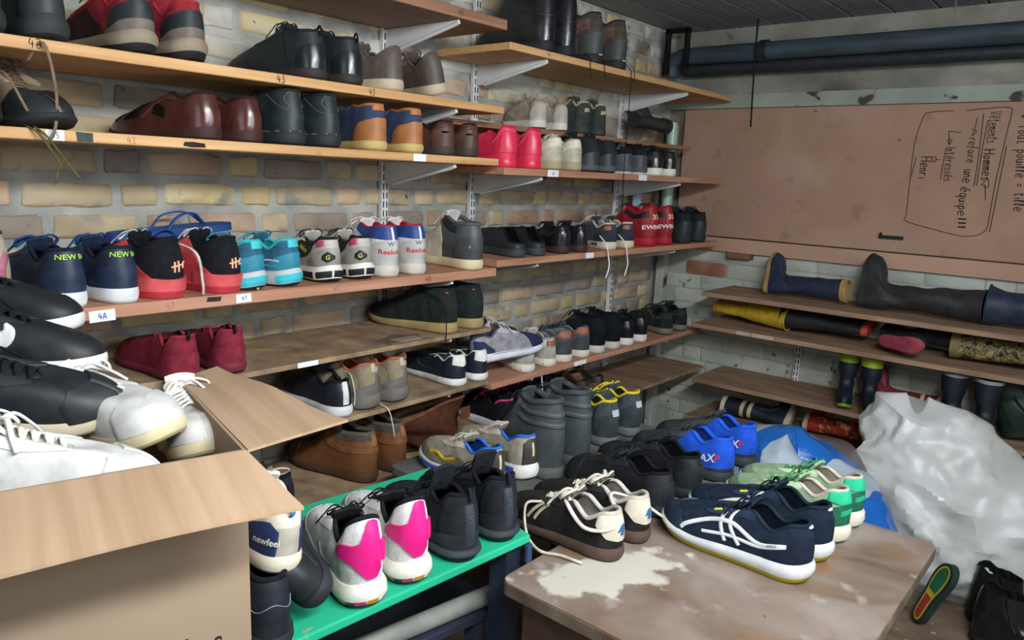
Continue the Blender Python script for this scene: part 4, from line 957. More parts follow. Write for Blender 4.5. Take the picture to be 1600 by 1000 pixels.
# ---- clog shelf
pair('bright pink rubber clogs', 'clog', 1.272, (1.675, 180), (1.790, 180), style='clog', L=.27, W=1.12, up='#d8304e', upk='plastic', sole='#d8304e', mid='#d42c4a', midk='plastic', solek='plastic', lining='#c42844', insole='#c42844', hc=.092, hd=.062, he=.078, ht=.070,
     deco=[('rib', 'heel_strap', '#e03a58', 'plastic', [(-.42, .62), (-.25, .9), (0, .86), (.25, .9), (.42, .62)], .012), ('rib', 'ridge', '#c42a48', 'plastic', [(-.5, .18), (-.2, .2), (0, .2), (.2, .2), (.5, .18)], .003)])
pair('cream perforated sneakers beside the pink clogs', 'shoe', 1.272, (1.902, 186), (2.004, 184), style='court', L=.28, sole='#8f8264', mid='#a4977a', up='#d9d2bd', upk='leather', lace='#d5d0c0', lining='#b9b19e', hc=.068, deco=[TABH('#e2dcc9', 'leather', .72, .16), EYE('#e0dac6'), ('text', 'perforations', '#8f886f', 'x', '::::', 0, .42, .014)])
pair('black boots with gold eyelets on the clog shelf', 'boot', 1.272, (2.105, 190), (2.205, 186), style='chukka', L=.29, sole='#1c2022', mid='#4b5254', up='#25292b', upk='suede', lace='#1a1d1f', hc=.082, deco=[('eyelets', 'eyelets', '#c8a23c', None, 5), HEEL('#2e3436', 'leather', .5)])
pair('slate grey shoes with thin white soles', 'shoe', 1.272, (2.318, 187), (2.415, 184), style='low', L=.28, sole='#d4d4cc', mid='#4a4e54', outs=.008, up='#4f545b', upk='leather', lining='#16181a', lace='#1c1e20', deco=[TABH('#1b1d20', 'cloth', .66, .3)])
pair('black leather sneakers with thick white soles', 'shoe', 1.272, (2.530, 184), (2.630, 180), style='court', L=.28, sole='#d8d6c8', mid='#dcd9cc', up='#15181b', upk='leather', lace='#17191b', deco=[HEEL('#1a1e21', 'gloss', .6)])
# ---- narrow corner shelf
kk = shoe('dirty white grey sneaker lying side-on on the narrow shelf', 'shoe', .19, 1.965, 1.402, 168, style='court', L=.20, W=1.25, up='#a89f90', upk='suede', sole='#4a4742', mid='#d5d0c6', lining='#8d8578', lace='#b5aea2', hc=.060, he=.076, group='dirty white sneakers', deco=[HEEL('#bcb4a6', 'leather', .8), EYE('#958c7e')])
shoe('dirty white grey sneaker behind its twin on the narrow shelf', 'shoe', .19, 2.085, 1.402, 176, style='court', L=.19, W=1.2, up='#b0a89a', upk='suede', side=-1, sole='#4a4742', mid='#d9d4ca', lining='#8d8578', lace='#b5aea2', group='dirty white sneakers', deco=[HEEL('#bdb6a8', 'leather', .8)])
pair('green grey walking shoes with cream collars on the narrow shelf', 'shoe', 1.402, (2.215, 180), (2.318, 180), x=.19, style='chukka', L=.18, W=1.3, up='#3c443e', upk='suede', sole='#2a2d2a', mid='#3a403c', lining='#b9a98c', collar='#b9a98c', lace='#5a2a26', hc=.086, hd=.072, deco=[('band', 'heel_tab', '#b3a488', 'suede', [(-.12, .56, .70), (0, .58, .72), (.12, .56, .70)])])
# ---- shelf marked 46
b46 = pair('tall glossy black boots on the shelf marked 46', 'boot', 1.612, (1.83, 186), (1.935, 188), style='boot', L=.29, up='#17181b', upk='gloss', sole='#121315', mid='#1a1b1e', lace='#111214', hc=.19, hd=.18, he=.20, ht=.052, xm=.42, deco=[HEEL('#1d1e22', 'gloss', .3, .25), ('rib', 'ankle_seam', '#232429', 'gloss', [(-.4, .42), (-.2, .36), (0, .34), (.2, .36), (.4, .42)], .006)])
h46 = pair('grey brown hiking boots on the shelf marked 46', 'boot', 1.612, (2.085, 186), (2.225, 184), style='boot', L=.29, up='#4a423c', upk='suede', sole='#191818', mid='#23211f', lining='#1c1b1a', collar='#2b2927', lace='#1a1a1a', hc=.125, he=.14,
           deco=[HEEL('#3b4140', 'rubber', .50, .26), ('rib', 'swirl_overlay', '#8b8676', 'rubber', [(-.30, .12), (-.16, .18), (-.06, .36), (-.12, .50), (-.2, .44)], .012), ('sband', 'white_flash', '#c9c7c0', None, (-.12, .06), (.75, .95)), ('mband', 'ankle_overlay', '#6b5146', 'suede', [(.2, .55, .8), (.35, .5, .85), (.5, .5, .9)])])
for i, (y, zb) in enumerate(((1.99, 1.58), (2.07, 1.585))):
    hang('hanging_lace', '#111111', h46[0][0], [(.30, y+.03, 1.64), (.331, y+.02, 1.617), (.333, y+.02, 1.60), (.333, y+.025, zb-.02)], .0016)
hang('hanging_lace', '#111111', h46[1][0], [(.31, 2.24, 1.64), (.332, 2.245, 1.615), (.334, 2.25, 1.58), (.334, 2.245, 1.3), (.336, 2.25, 1.08)], .0018)
hang('hanging_lace', '#111111', h46[1][0], [(.31, 2.27, 1.64), (.332, 2.272, 1.615), (.333, 2.27, 1.58)], .0016)
# ---- shelf marked 41 / 40
shoe('beige running shoe with pink stripe at the far left of its shelf', 'shoe', .335, .375, .986, 190, style='run', L=.31, W=1.15, up='#a39a86', upk='knit', sole='#8f8676', mid='#b3a996', lining='#3a3632', lace='#4a4640', hc=.10, hd=.08, he=.11, deco=[('rib', 'pink_stripe', '#a8667a', 'cloth', [(-.06, .05), (-.04, .35), (-.1, .62)], .012), ('band', 'heel_overlay', '#b0a48f', 'leather', [(.02, .05, .55), (.15, .05, .7), (.25, .05, .5)])])
pair('navy sneakers with lime lettering and white soles', 'shoe', .986, (.500, 190), (.590, 190), style='court', L=.29, sole='#cfd3d8', mid='#d9dde0', up='#1f2b41', upk='leather', lining='#161d2a', collar='#18202f', lace='#24497c', hc=.074, hd=.05, he=.078, lace_r=.0034,
     deco=[HEEL('#223049', 'leather', .55, .3), ('text', 'lettering', '#a6d24a', 'x', 'NEW BA', .0, .80, .0095), SEAM('#141c2a', [(.0, .05), (.0, .5)])])
pair('black and coral red basketball shoes', 'shoe', .986, (.680, 195), (.800, 193), style='chukka', L=.30, W=1.12, sole='#b3303c', mid='#d85a58', outs=.014, up='#14161b', upk='knit', lining='#101216', collar='#15171c', lace='#cfcac4', hc=.086, hd=.076, he=.094, heel_tab=.006, flare=.003,
     deco=[('band', 'coral_heel', '#d4545a', 'rubber', [(-.36, 0, .26), (-.2, 0, .20), (0, 0, .17), (.2, 0, .20), (.36, 0, .26)], .005), ('mband', 'coral_shell', '#c9444a', 'rubber', [(.18, 0, .16), (.3, 0, .42), (.42, 0, .82), (.5, 0, .95), (.62, .0, .6), (.8, 0, .5), (1, 0, .5)], .003), ('rib', 'logo', '#f0b58a', 'print', [(-.01, .30), (-.012, .52)], .003), ('rib', 'logo', '#f0b58a', 'print', [(.03, .30), (.028, .50)], .003), ('rib', 'logo', '#f0b58a', 'print', [(.06, .40), (-.06, .44)], .003), ('rib', 'logo', '#f0b58a', 'print', [(-.06, .36), (-.09, .48), (-.13, .47)], .003),
           ('tube', 'loose_lace', '#c9c4bd', None, [(.06, -.046, .105), (.0, -.05, .085), (-.012, -.052, .03), (-.010, -.055, .002)], .0034)])
pair('turquoise and grey running shoes', 'shoe', .986, (.862, 199), (.950, 197), style='run', L=.27, sole='#2a3238', mid='#b9bcbe', up='#2e5f78', upk='knit', lining='#2aa3ad', collar='#35b0b8', lace='#2a8f9a', hc=.068,
     deco=[HEEL('#2c86a0', 'leather', .52, .26), ('band', 'heel_overlay', '#3ab6c0', 'leather', [(-.12, .7, .98), (.12, .7, .98)]), ('sband', 'turquoise_sole', '#34b4c4', None, (-.12, .22), (.05, .6)), ('mrib', 'stripe', '#c3c8ca', 'leather', [(.2, .3), (.4, .5), (.55, .7)], .004), ('mrib', 'stripe', '#5a8fa8', 'leather', [(.22, .15), (.42, .3), (.6, .5)], .006), ('mrib', 'stripe', '#c78f92', 'leather', [(.5, .1), (.62, .5), (.68, .8)], .008)])
pair('white black and yellow running shoes', 'shoe', .986, (1.052, 170), (1.145, 178), style='run', L=.275, sole='#17181a', mid='#d9d8d0', up='#b3ada2', upk='leather', lining='#5a2638', collar='#23201f', lace='#2a2a2a', hc=.066,
     deco=[('band', 'heel_triangle', '#1d1f1e', 'leather', [(-.02, .25, .30), (.09, .12, .5), (.17, .28, .34)]), ('text', 'logo', '#c9c83c', 'x', 'G', .085, .30, .010, .003), ('mband', 'side_overlay', '#1c1c1e', 'leather', [(.30, .62, .95), (.44, .30, .96), (.56, .25, .7), (.7, .1, .3)]), ('text', 'logo', '#c9c83c', 'x', 'asics', .42, .72, .012, .003), ('band', 'pink_tab', '#b8426a', 'leather', [(.12, .70, .92), (.2, .66, .92), (.26, .76, .88)]),
           ('sband', 'black_sole_block', '#1c1d20', None, (-.2, .02), (.1, .55)), ('sband', 'black_sole_block', '#1c1d20', None, (.04, .2), (.1, .55)), ('sband', 'black_sole_block', '#1c1d20', None, (.23, .36), (.1, .55)), ('sband', 'black_sole_block', '#1c1d20', None, (.39, .5), (.1, .55))])
pair('white high tops with blue collar and red lining', 'high top', .986, (1.228, 170), (1.320, 178), style='hi', L=.285, sole='#b8b2a6', mid='#c3bdb2', up='#dcdbd8', upk='leather', lining='#a8222e', collar='#b02634', lace='#dad6ce', hc=.098, hd=.090, he=.104, tongue='#d5d2cc',
     deco=[('band', 'blue_collar_band', '#24407e', 'leather', [(-.5, .80, .99), (-.3, .66, .99), (-.1, .62, .985), (.1, .62, .985), (.3, .66, .99), (.5, .80, .99)]), ('band', 'heel_strip', '#d0d4da', 'leather', [(-.02, .60, .96), (.03, .60, .96)], .0022), ('text', 'lettering', '#b8303a', 'x', 'Reebok', .04, .34, .0125), ('text', 'emblem', '#58606c', 'x', 'W', .04, .52, .010), ('mband', 'side_stripe', '#243a70', 'leather', [(.36, .3, .34), (.48, .3, .5), (.54, .42, .5)])])
shoe('single white and charcoal high top with cream sole', 'high top', .335, 1.520, .986, 172, style='hi', L=.29, W=1.08, side=-1, sole='#c9b68e', mid='#d2c29c', up='#4b5054', upk='leather', lining='#c4c3c0', collar='#55595c', tongue='#c9c8c5', lace='#c0bdb6', hc=.098, hd=.098, he=.118, lace_r=.003, tl=.026, collar_r=.006,
     deco=[('mband', 'cream_vamp', '#c6bca9', 'leather', [(.44, 0, .35), (.52, 0, .8), (.62, .0, .95), (.8, 0, .96), (1, 0, .97)]), ('mrib', 'strap', '#232527', 'leather', [(.30, .78), (.46, .86), (.56, .97)], .018, .003), ('text', 'logo', '#8fa3b8', 'x', 'V', .12, .34, .008), ('mrib', 'rib_line', '#9d9484', 'cloth', [(.56, .1), (.6, .7)], .002, .003), ('mrib', 'rib_line', '#9d9484', 'cloth', [(.62, .1), (.65, .75)], .002, .003), ('mrib', 'rib_line', '#9d9484', 'cloth', [(.68, .1), (.70, .75)], .002, .003)])
# ---- black clog shelf
pair('black rubber clogs with low backs', 'clog', 1.008, (1.735, 165), (1.832, 178), style='clog', L=.27, up='#25292b', upk='rubber', sole='#2c3133', mid='#33393b', lining='#101213', insole='#0e0f10', hc=.020, hd=.028, he=.062, ht=.06)
pair('black polished leather lace-ups with red welt', 'shoe', 1.008, (1.962, 168), (2.062, 178), style='dress', L=.28, up='#17181c', upk='gloss', sole='#15161a', mid='#3a2226', lace='#15151a', hc=.062, deco=[HEEL('#1b1c21', 'gloss', .6), EYE('#1d1e23', 'gloss')])
tm = pair('navy canvas sneakers with lettered cream soles', 'shoe', 1.008, (2.235, 165), (2.355, 176), style='low', L=.27, up='#3f4350', upk='cloth', sole='#c9c0a6', mid='#cfc6ad', lining='#b5ac98', collar='#c2b9a4', lace='#d2cfc6', hc=.064,
     deco=[('band', 'tan_patch', '#a5672f', 'leather', [(.06, .62, .82), (.14, .60, .84), (.22, .62, .80)]), ('stext', 'lettering', '#2a2d38', None, 'TOMM', .36, .5, .016)])
for (r_, l_), y0 in zip(tm, (2.17, 2.29)):
    hang('hanging_lace', '#d8d5cd', r_, [(.30, y0, 1.06), (.335, y0-.005, 1.03), (.340, y0+.004, .99), (.341, y0+.01, .955), (.340, y0-.004, .915)], .0032)
pair('red high tops with white lettering', 'high top', 1.008, (2.520, 184), (2.640, 180), style='hi', L=.28, up='#8e1420', upk='leather', sole='#a01624', mid='#a81828', lining='#6a0d16', collar='#a01826', lace='#151515', hc=.116, hd=.098, he=.12, heel_tab=.006,
     deco=[('band', 'heel_panel', '#9c1826', 'leather', [(-.16, .1, .74), (.16, .1, .74)]), ('text', 'lettering', '#e8e2da', 'x', 'EWING', .07, .34, .0165, .003), ('text', 'number', '#e6d9a0', 'x', '33', .05, .63, .018, .003), ('mband', 'black_strap', '#15130f', 'leather', [(.16, .62, .82), (.3, .64, .84), (.5, .7, .9)], .003)])
pair('black high sneakers with red trim near the corner', 'shoe', 1.008, (2.775, 150), (2.905, 150), style='hi', L=.25, W=1.2, up='#22282a', upk='cloth', sole='#1a1d1e', mid='#242a2b', lining='#14171a', lace='#1c1f21', hc=.092, hd=.088, he=.105, deco=[('mrib', 'red_trim', '#8e2230', 'cloth', [(.40, .5), (.48, .7), (.52, .9)], .006), HEEL('#2b3133', 'rubber', .6)])
# ---- rough shelf with burgundy shoes
pair('burgundy slip-on shoes with elastic bands', 'shoe', .812, (.700, 182), (.800, 178), style='slip', L=.28, W=1.08, up='#7c2434', upk='suede', sole='#2a1a1c', mid='#6e2230', lining='#231a1c', collar='#8a2a3a', hc=.07, he=.072, deco=[('rib', 'strap', '#1d191b', 'cloth', [(-.62, .85), (-.5, .95), (-.42, .98)], .012), ('loop', 'pull_loop', '#1b181a'), HEEL('#862a3a', 'suede', .5, .3)])
s = pair('dark suede desert boots with tan soles', 'boot', .812, (1.455, 190), (1.560, 190), style='boot', L=.305, up='#1f2524', upk='suede', sole='#8d7a50', mid='#9c8758', lace='#151918', hc=.092, hd=.092, he=.100, roundsole=0, deco=[('band', 'red_tag', '#c8323a', 'cloth', [(.10, .86, .90), (.15, .86, .90)], .002), SEAM('#121615', [(.28, .05), (.3, .5), (.4, .95)])])
hang('hanging_lace', '#141616', s[0][0], [(.25, 1.40, .93), (.315, 1.41, .90), (.329, 1.41, .85), (.332, 1.408, .80)], .002)
# ---- chipboard shelf
shoe('navy shoe with white sole half hidden behind the box flap', 'shoe', HX, 1.085, .652, 176, style='low', L=.285, up='#1b2230', upk='leather', sole='#ccd0d2', mid='#d5d8da', lining='#14181f', lace='#1a1f28', deco=[TABH('#d8d9d8', 'leather', .1, .06)])
bh = pair('beige grey hiking shoes with salmon lining', 'shoe', .652, (1.180, 198), (1.275, 196), style='run', L=.29, W=1.05, up='#8d8069', upk='suede', sole='#55514c', mid='#6b665e', lining='#b8604e', collar='#b0604e', insole='#b46452', lace='#b9b0a0', hc=.082, hd=.062, he=.088,
     deco=[HEEL('#6e6b66', 'rubber', .34, .22), ('band', 'heel_column', '#6a6864', 'rubber', [(-.05, .1, .62), (.05, .1, .62)], .002), TABH('#b3a893', 'leather', .70, .09), ('mpoly', 'mesh_window', '#3a3128', 'knit', [(.38, .25), (.50, .20), (.46, .62), (.40, .66)], .001), SEAM('#6e6350', [(.2, .1), (.24, .6), (.34, .95)]), SEAM('#6e6350', [(.28, .1), (.34, .6), (.42, .92)]), ('loop', 'pull_loop', '#7a6a56')])
hang('hanging_lace', '#c5beb0', bh[1][0], [(.30, 1.20, .66), (.332, 1.205, .65), (.336, 1.215, .62), (.337, 1.225, .57)], .0022)
hang('hanging_lace', '#c5beb0', bh[0][0], [(.25, 1.13, .75), (.285, 1.125, .742), (.30, 1.125, .70), (.302, 1.122, .67)], .002)
pair('navy leather shoes with white heel tabs and white soles', 'shoe', .652, (1.490, 172), (1.580, 178), style='slip', L=.29, up='#18222e', upk='leather', sole='#c6c8c6', mid='#d0d2cf', lining='#6e706c', collar='#d0d2cc', hc=.066, hd=.046, th=.5, collar_r=.003, deco=[('band', 'heel_tab', '#e2e2da', 'leather', [(-.17, .60, .97), (0, .50, .97), (.17, .60, .97)], .0022), SEAM('#4f5962', [(.36, .5), (.45, .3), (.55, .35), (.66, .7)]), ('sband', 'white_heel_sole', '#dcdcd8', None, (-.3, .3), (0, 1))])
# ---- white sneaker shelf
pair('white canvas sneakers with tan heel patches', 'shoe', .638, (1.800, 160), (1.915, 176), style='low', L=.28, up='#c9c5bb', upk='cloth', sole='#cfcabc', mid='#d6d2c6', lining='#9a958a', lace='#d0ccc2', hc=.066, deco=[('band', 'heel_patch', '#8e5a3c', 'leather', [(-.14, .62, .9), (0, .58, .9), (.14, .62, .9)]), ('sband', 'sole_line', '#2c2f3a', None, (-.9, .9), (.12, .26)), ('sband', 'sole_line', '#2c2f3a', None, (-.9, .9), (.78, .86))])
shoe('navy and grey skate shoe resting on top of the white canvas pair', 'shoe', .265, 1.590, .690, 30, rot=(math.radians(-10), math.radians(-2), math.radians(82)), style='low', L=.275, up='#8f8d92', upk='suede', sole='#b9bdc4', mid='#d2d4d8', lining='#3a3d46', collar='#55565e', lace='#d5d5d2', hc=.058, group='navy and grey skate shoes', deco=[('mband', 'navy_toe', '#232c4a', 'suede', [(.66, 0, .8), (.78, 0, .93), (1, 0, .97)]), ('mband', 'navy_heel', '#2a3352', 'suede', [(.05, 0, .7), (.22, 0, .6), (.34, 0, .2)]), ('sband', 'sole_line', '#28304a', None, (-.95, .95), (.75, .85))])
shoe('navy and grey skate shoe lying behind its twin against the wall', 'shoe', .15, 1.640, .694, 80, rot=(math.radians(4), 0, math.radians(84)), style='low', side=-1, L=.265, up='#8f8d92', upk='suede', sole='#b9bdc4', mid='#d2d4d8', lining='#3a3d46', lace='#d5d5d2', group='navy and grey skate shoes', deco=[('mband', 'navy_toe', '#232c4a', 'suede', [(.66, 0, .8), (.78, 0, .93), (1, 0, .97)])])
pair('slate grey sneakers with tan collars and cream soles', 'shoe', .638, (2.015, 192), (2.118, 190), style='low', L=.28, up='#53575a', upk='cloth', sole='#c6bfae', mid='#cdc7b8', lining='#5c6268', collar='#6a7076', lace='#4a4e52', hc=.078, deco=[('band', 'tan_collar', '#9a5c40', 'leather', [(-.36, .86, .99), (-.2, .70, .99), (0, .70, .985), (.2, .70, .99), (.36, .86, .99)])])
pair('black high tops with white soles on the lower shelf', 'high top', .638, (2.215, 188), (2.315, 187), style='hi', L=.28, up='#14171c', upk='cloth', sole='#b6b2ac', mid='#bcb8b2', lining='#101216', lace='#14161a', hc=.098, hd=.094, he=.106)
pair('shiny black sneakers with white soles beside the dark green shoes', 'shoe', .638, (2.412, 188), (2.508, 185), style='court', L=.27, up='#14171c', upk='gloss', sole='#cdcbc6', mid='#d4d2cd', lace='#15181c', hc=.066)
pair('dark green boat shoes with beige soles', 'shoe', .638, (2.70, 160), (2.82, 160), style='low', L=.28, up='#27302d', upk='suede', sole='#2a2b28', mid='#6f6a58', lining='#161b1a', lace='#2c3230', hc=.066, deco=[('rib', 'stitching', '#6a7068', 'cloth', [(.2, .6), (.4, .75), (.6, .9)], .002)])
# ---- lowest shelves of the brick wall
pk = pair('black knit sneakers with neon pink laces', 'shoe', .456, (1.715, 168), (1.825, 174), style='run', L=.285, up='#111216', upk='knit', sole='#b6b8bc', mid='#d6d7da', lining='#15151a', lace='#e03a78', lace_r=.003, hc=.07, deco=[('rib', 'pink_collar', '#e0407c', 'cloth', [(-.3, .97), (-.1, .99), (.1, .99), (.3, .97)], .006)])
hang('hanging_lace', '#d5d4d0', pk[1][0], [(.318, 1.86, .62), (.322, 1.862, .58), (.322, 1.865, .53), (.321, 1.86, .50)], .0028)
pair('navy suede shoes with dark laces on the lowest shelf', 'shoe', .456, (1.945, 188), (2.035, 188), style='low', L=.27, up='#1a2342', upk='suede', sole='#1a1d26', mid='#20283e', lining='#13161f', lace='#20242c', hc=.078, deco=[('text', 'badge', '#7d8cb4', 'x', 'N', -.02, .7, .012), ('rib', 'trim', '#8a8340', 'cloth', [(.12, .15), (.3, .18)], .004)])
pair('brown leather shoes with white soles on the lowest shelf', 'shoe', .456, (2.135, 188), (2.230, 187), style='low', L=.26, up='#6a4a34', upk='leather', sole='#8a6c50', mid='#cfc7b4', lining='#2a221d', collar='#2a2420', lace='#1f2022', hc=.064, deco=[TABH('#29221e', 'leather', .62, .3)])
bb = pair('brown leather lace-up ankle boots behind the green bench', 'boot', .456, (1.175, 192), (1.272, 188), style='boot', L=.29, up='#6e4527', upk='leather', sole='#3a2a1c', mid='#4a3420', lining='#3a332c', collar='#5e564c', tongue='#8a5a38', lace='#7a4a2c', hc=.098, hd=.096, he=.112, xm=.42, tl=.02, collar_r=.007,
     deco=[('band', 'ankle_band', '#7b4f2e', 'leather', [(-.5, .50, .64), (-.2, .48, .62), (0, .48, .62), (.2, .48, .62), (.5, .50, .64)], .003), ('band', 'collar_band', '#4f483f', 'cloth', [(-.5, .8, .99), (0, .8, .99), (.5, .8, .99)], .002), ('band', 'heel_pull', '#8a5c38', 'leather', [(-.06, .66, .99), (.06, .66, .99)], .004), TOE('#5e3b22', 'leather', .6)])
shoe('dark mesh trainer with a pink detail between box flap and brown boots', 'shoe', .36, .90, .456, 195, style='run', L=.27, up='#26292c', upk='knit', sole='#1a1b1d', mid='#232527', lining='#15171a', lace='#2b2d30', hc=.07, deco=[('mrib', 'pink_detail', '#c42a64', 'cloth', [(.2, .5), (.28, .7)], .008)])
# ---- green bench
pair('white running shoes with magenta heel clips', 'shoe', BZ, (.655, 161), (.748, 161), x=.942, style='run', L=.28, W=1.04, up='#d6d6d4', upk='knit', sole='#2a2624', mid='#dcd8cc', lining='#15151a', collar='#17171b', tongue='#15161a', lace='#17181c', hc=.094, hd=.050, he=.078, heel_tab=.014, flare=.006,
     deco=[('band', 'heel_clip', '#d81c7c', 'plastic', [(-.10, .30, .92), (-.05, .12, .96), (.02, .10, .94), (.08, .22, .62), (.14, .34, .60), (.22, .42, .64), (.30, .54, .66)], .004), ('band', 'heel_clip_wing', '#d81c7c', 'plastic', [(-.28, .54, .66), (-.2, .42, .64), (-.10, .30, .62)], .004), ('sband', 'sole_fleck', '#c8952c', None, (-.05, .02), (0, .25)), ('sband', 'sole_fleck', '#b83a6a', None, (.03, .10), (0, .22)), ('sband', 'sole_fleck', '#c07a5a', None, (.16, .24), (0, .22)), ('sband', 'sole_fleck', '#2a2a2c', None, (.10, .16), (0, .2)), ('sband', 'sole_fleck', '#b83a6a', None, (-.2, -.1), (0, .22)),
           ('mrib', 'side_line', '#9a9a98', 'cloth', [(.36, .2), (.46, .12), (.5, .3)], .002)])
kb = pair('black mid-height training shoes at the end of the green bench', 'shoe', BZ, (.862, 168), (.962, 164), x=.950, style='chukka', L=.285, W=1.08, up='#1a1d22', upk='knit', sole='#15171a', mid='#272c33', lining='#121418', lace='#16181c', hc=.096, hd=.070, he=.086, flare=.006, tl=.045, outs=.010, nl=5,
     deco=[('band', 'heel_panel', '#2a313a', 'rubber', [(-.06, .1, .8), (.06, .1, .8)], .002), ('text', 'emblem', '#3c444e', 'x', 'S', .0, .55, .014, .003), ('loop', 'pull_loop', '#1b1e23'), HEEL('#20252b', 'rubber', .3, .3)])
shoe('black slip-on shoe leaning on its side beside the cardboard box', 'shoe', .935, .585, BZ+.045, 160, rot=(math.radians(-48), 0, math.radians(165)), style='slip', L=.27, up='#1d2126', upk='leather', sole='#15181c', mid='#1f2329', lining='#101215', deco=[SEAM('#3a4048', [(.2, .2), (.35, .7), (.5, .75)])])
shoe('black leather shoe standing at the box corner', 'shoe', .935, .500, BZ, 160, style='chukka', L=.27, up='#1a2029', upk='leather', sole='#14181d', mid='#1b2027', lining='#101317', lace='#14171c', hc=.082, deco=[('rib', 'wavy_seam', '#6a7280', 'cloth', [(-.3, .55), (-.15, .42), (0, .55), (.15, .42), (.3, .55)], .0015, .001)])
shoe('cream and navy sneaker lying on top of the black leather shoe', 'shoe', .915, .530, BZ+.098, 172, rot=(math.radians(6), math.radians(-4), math.radians(172)), style='low', L=.26, W=1.1, up='#d2cbb8', upk='leather', sole='#c9c1a8', mid='#d6cfba', lining='#b9b2a2', lace='#c5beb0', hc=.062, deco=[('mband', 'navy_panel', '#22345e', 'leather', [(.07, .02, .5), (.16, .02, .72), (.3, .02, .66), (.4, .1, .4)]), ('text', 'lettering', '#d8d4c6', 'x', 'newfeel', .16, .32, .010, .003), ('loop', 'pull_loop', '#3a78b8')])
# ---- grey table
pair('grey padded ankle boots standing on the grey table', 'boot', TZ, (1.352, 174), (1.462, 174), x=.775, style='boot', L=.27, W=1.14, up='#3b4143', upk='leather', sole='#6a6a58', mid='#4d514c', lining='#2b3032', collar='#41474a', lace='#2c3032', hc=.158, hd=.150, he=.165, collar_r=.008, tl=.03, xm=.42,
     deco=[('rib', 'padded_roll', '#454c4e', 'leather', [(-.45, .66), (-.2, .62), (0, .60), (.2, .62), (.45, .66)], .012), ('rib', 'padded_roll', '#454c4e', 'leather', [(-.45, .82), (-.2, .78), (0, .76), (.2, .78), (.45, .82)], .012)])
pair('grey shoes with yellow laces and yellow collars', 'shoe', TZ, (1.635, 170), (1.752, 172), x=.745, style='low', L=.26, W=1.08, up='#3d464a', upk='suede', sole='#4a4d4e', mid='#586064', lining='#2c3234', collar='#d0bf2c', lace='#d8c83a', lace_r=.0032, hc=.098, hd=.078, he=.098, deco=[('band', 'pale_patch', '#a9aeb0', 'cloth', [(-.08, .56, .74), (.08, .56, .74)], .002)])
pair('beige running shoes with blue lining and blue midsole stripe', 'shoe', TZ, (1.185, 172), (1.300, 168), x=.735, style='run', L=.285, up='#a39a8a', upk='knit', sole='#c3c1ba', mid='#d8d6d0', lining='#2458b0', collar='#2c68c4', lace='#b5b0a6', hc=.07, hd=.05,
     deco=[('sband', 'blue_stripe', '#2a5cb0', None, (.2, .75), (.35, .75)), ('sband', 'blue_stripe', '#2a5cb0', None, (-.75, -.2), (.35, .75)), ('band', 'heel_counter', '#3a3834', 'leather', [(-.14, .0, .7), (-.06, .0, .9), (.06, .0, .9), (.14, .0, .7)]), ('band', 'reflector', '#c9c08e', 'cloth', [(-.02, .3, .75), (.02, .3, .75)], .003), ('mrib', 'swoop', '#d8b42c', 'leather', [(.46, .35), (.54, .2), (.62, .32), (.68, .25)], .009), ('mband', 'side_panel', '#7f7868', 'suede', [(.25, 0, .4), (.42, 0, .5), (.56, 0, .3)])])
pair('black leather work shoes with loose laces between the two tables', 'shoe', TZ, (1.362, 173), (1.492, 170), x=1.062, style='low', L=.29, W=1.08, up='#17191d', upk='leather', sole='#15171a', mid='#1d2024', lining='#101114', lace='#23262b', hc=.07, hd=.056, he=.084, lace_r=.003, deco=[HEEL('#1c1f24', 'leather', .7), TOE('#1c1e22', 'leather', .7)])
pair('dark grey safety shoes with bright blue heels', 'shoe', TZ, (1.640, 175), (1.775, 174), x=1.072, style='low', L=.285, W=1.1, up='#33383b', upk='suede', sole='#222629', mid='#2c3134', lining='#173a8c', collar='#1f52c4', lace='#3a3e40', hc=.078, hd=.058, he=.086, collar_r=.006,
     deco=[('band', 'blue_quarter', '#1d4fc0', 'cloth', [(-.52, .10, .99), (-.42, .05, .99), (-.2, .12, .985), (0, .14, .985), (.2, .12, .985), (.42, .05, .99), (.52, .10, .99)]), ('text', 'lettering', '#c5ccd8', 'x', 'AX', .27, .42, .020, .0035), ('text', 'lettering', '#b0305a', 'x', 'P', .185, .42, .018, .0035), HEEL('#24282b', 'rubber', .3, .2)])
# ---- worn brown table
em = pair('black suede skate shoes with cream heels and fat cream laces', 'shoe', TZ, (1.130, 178), (1.228, 180), x=1.085, style='low', L=.275, W=1.05, up='#1d1d1c', upk='suede', sole='#46362c', mid='#4c3b31', lining='#a9a29a', collar='#b3ada2', tongue='#56544f', lace='#c9c1b2', lace_r=.0042, hc=.066, hd=.046, collar_r=.005,
     deco=[('band', 'cream_heel', '#cfc6b4', 'leather', [(-.26, .66, .97), (-.16, .30, .98), (-.05, .22, .985), (.05, .22, .985), (.16, .30, .98), (.26, .66, .97)], .002), ('poly', 'blue_emblem', '#2c5f8e', 'print', [(.03, .38), (-.02, .36), (-.04, .62), (.0, .58)], .0034), ('poly', 'blue_emblem', '#2c5f8e', 'print', [(.06, .46), (.03, .48), (-.03, .66), (.02, .62)], .0036), ('mrib', 'cream_stripe', '#b8ae98', 'leather', [(.64, .18), (.62, .62)], .006), ('mrib', 'cream_stripe', '#b8ae98', 'leather', [(.60, .18), (.585, .62)], .006)])
hang('loose_lace', '#c2baab', em[0][0], [(.92, 1.10, .625), (.90, 1.075, .62), (.92, 1.055, .575), (.96, 1.045, .556), (1.0, 1.06, .555), (1.045, 1.065, .555)], .0036)
hang('loose_lace', '#cfc7ba', em[0][0], [(.95, 1.14, .63), (.98, 1.10, .64), (1.03, 1.085, .615), (1.07, 1.10, .617), (1.075, 1.14, .625), (1.02, 1.19, .645), (1.06, 1.23, .63), (1.10, 1.26, .60)], .0045)
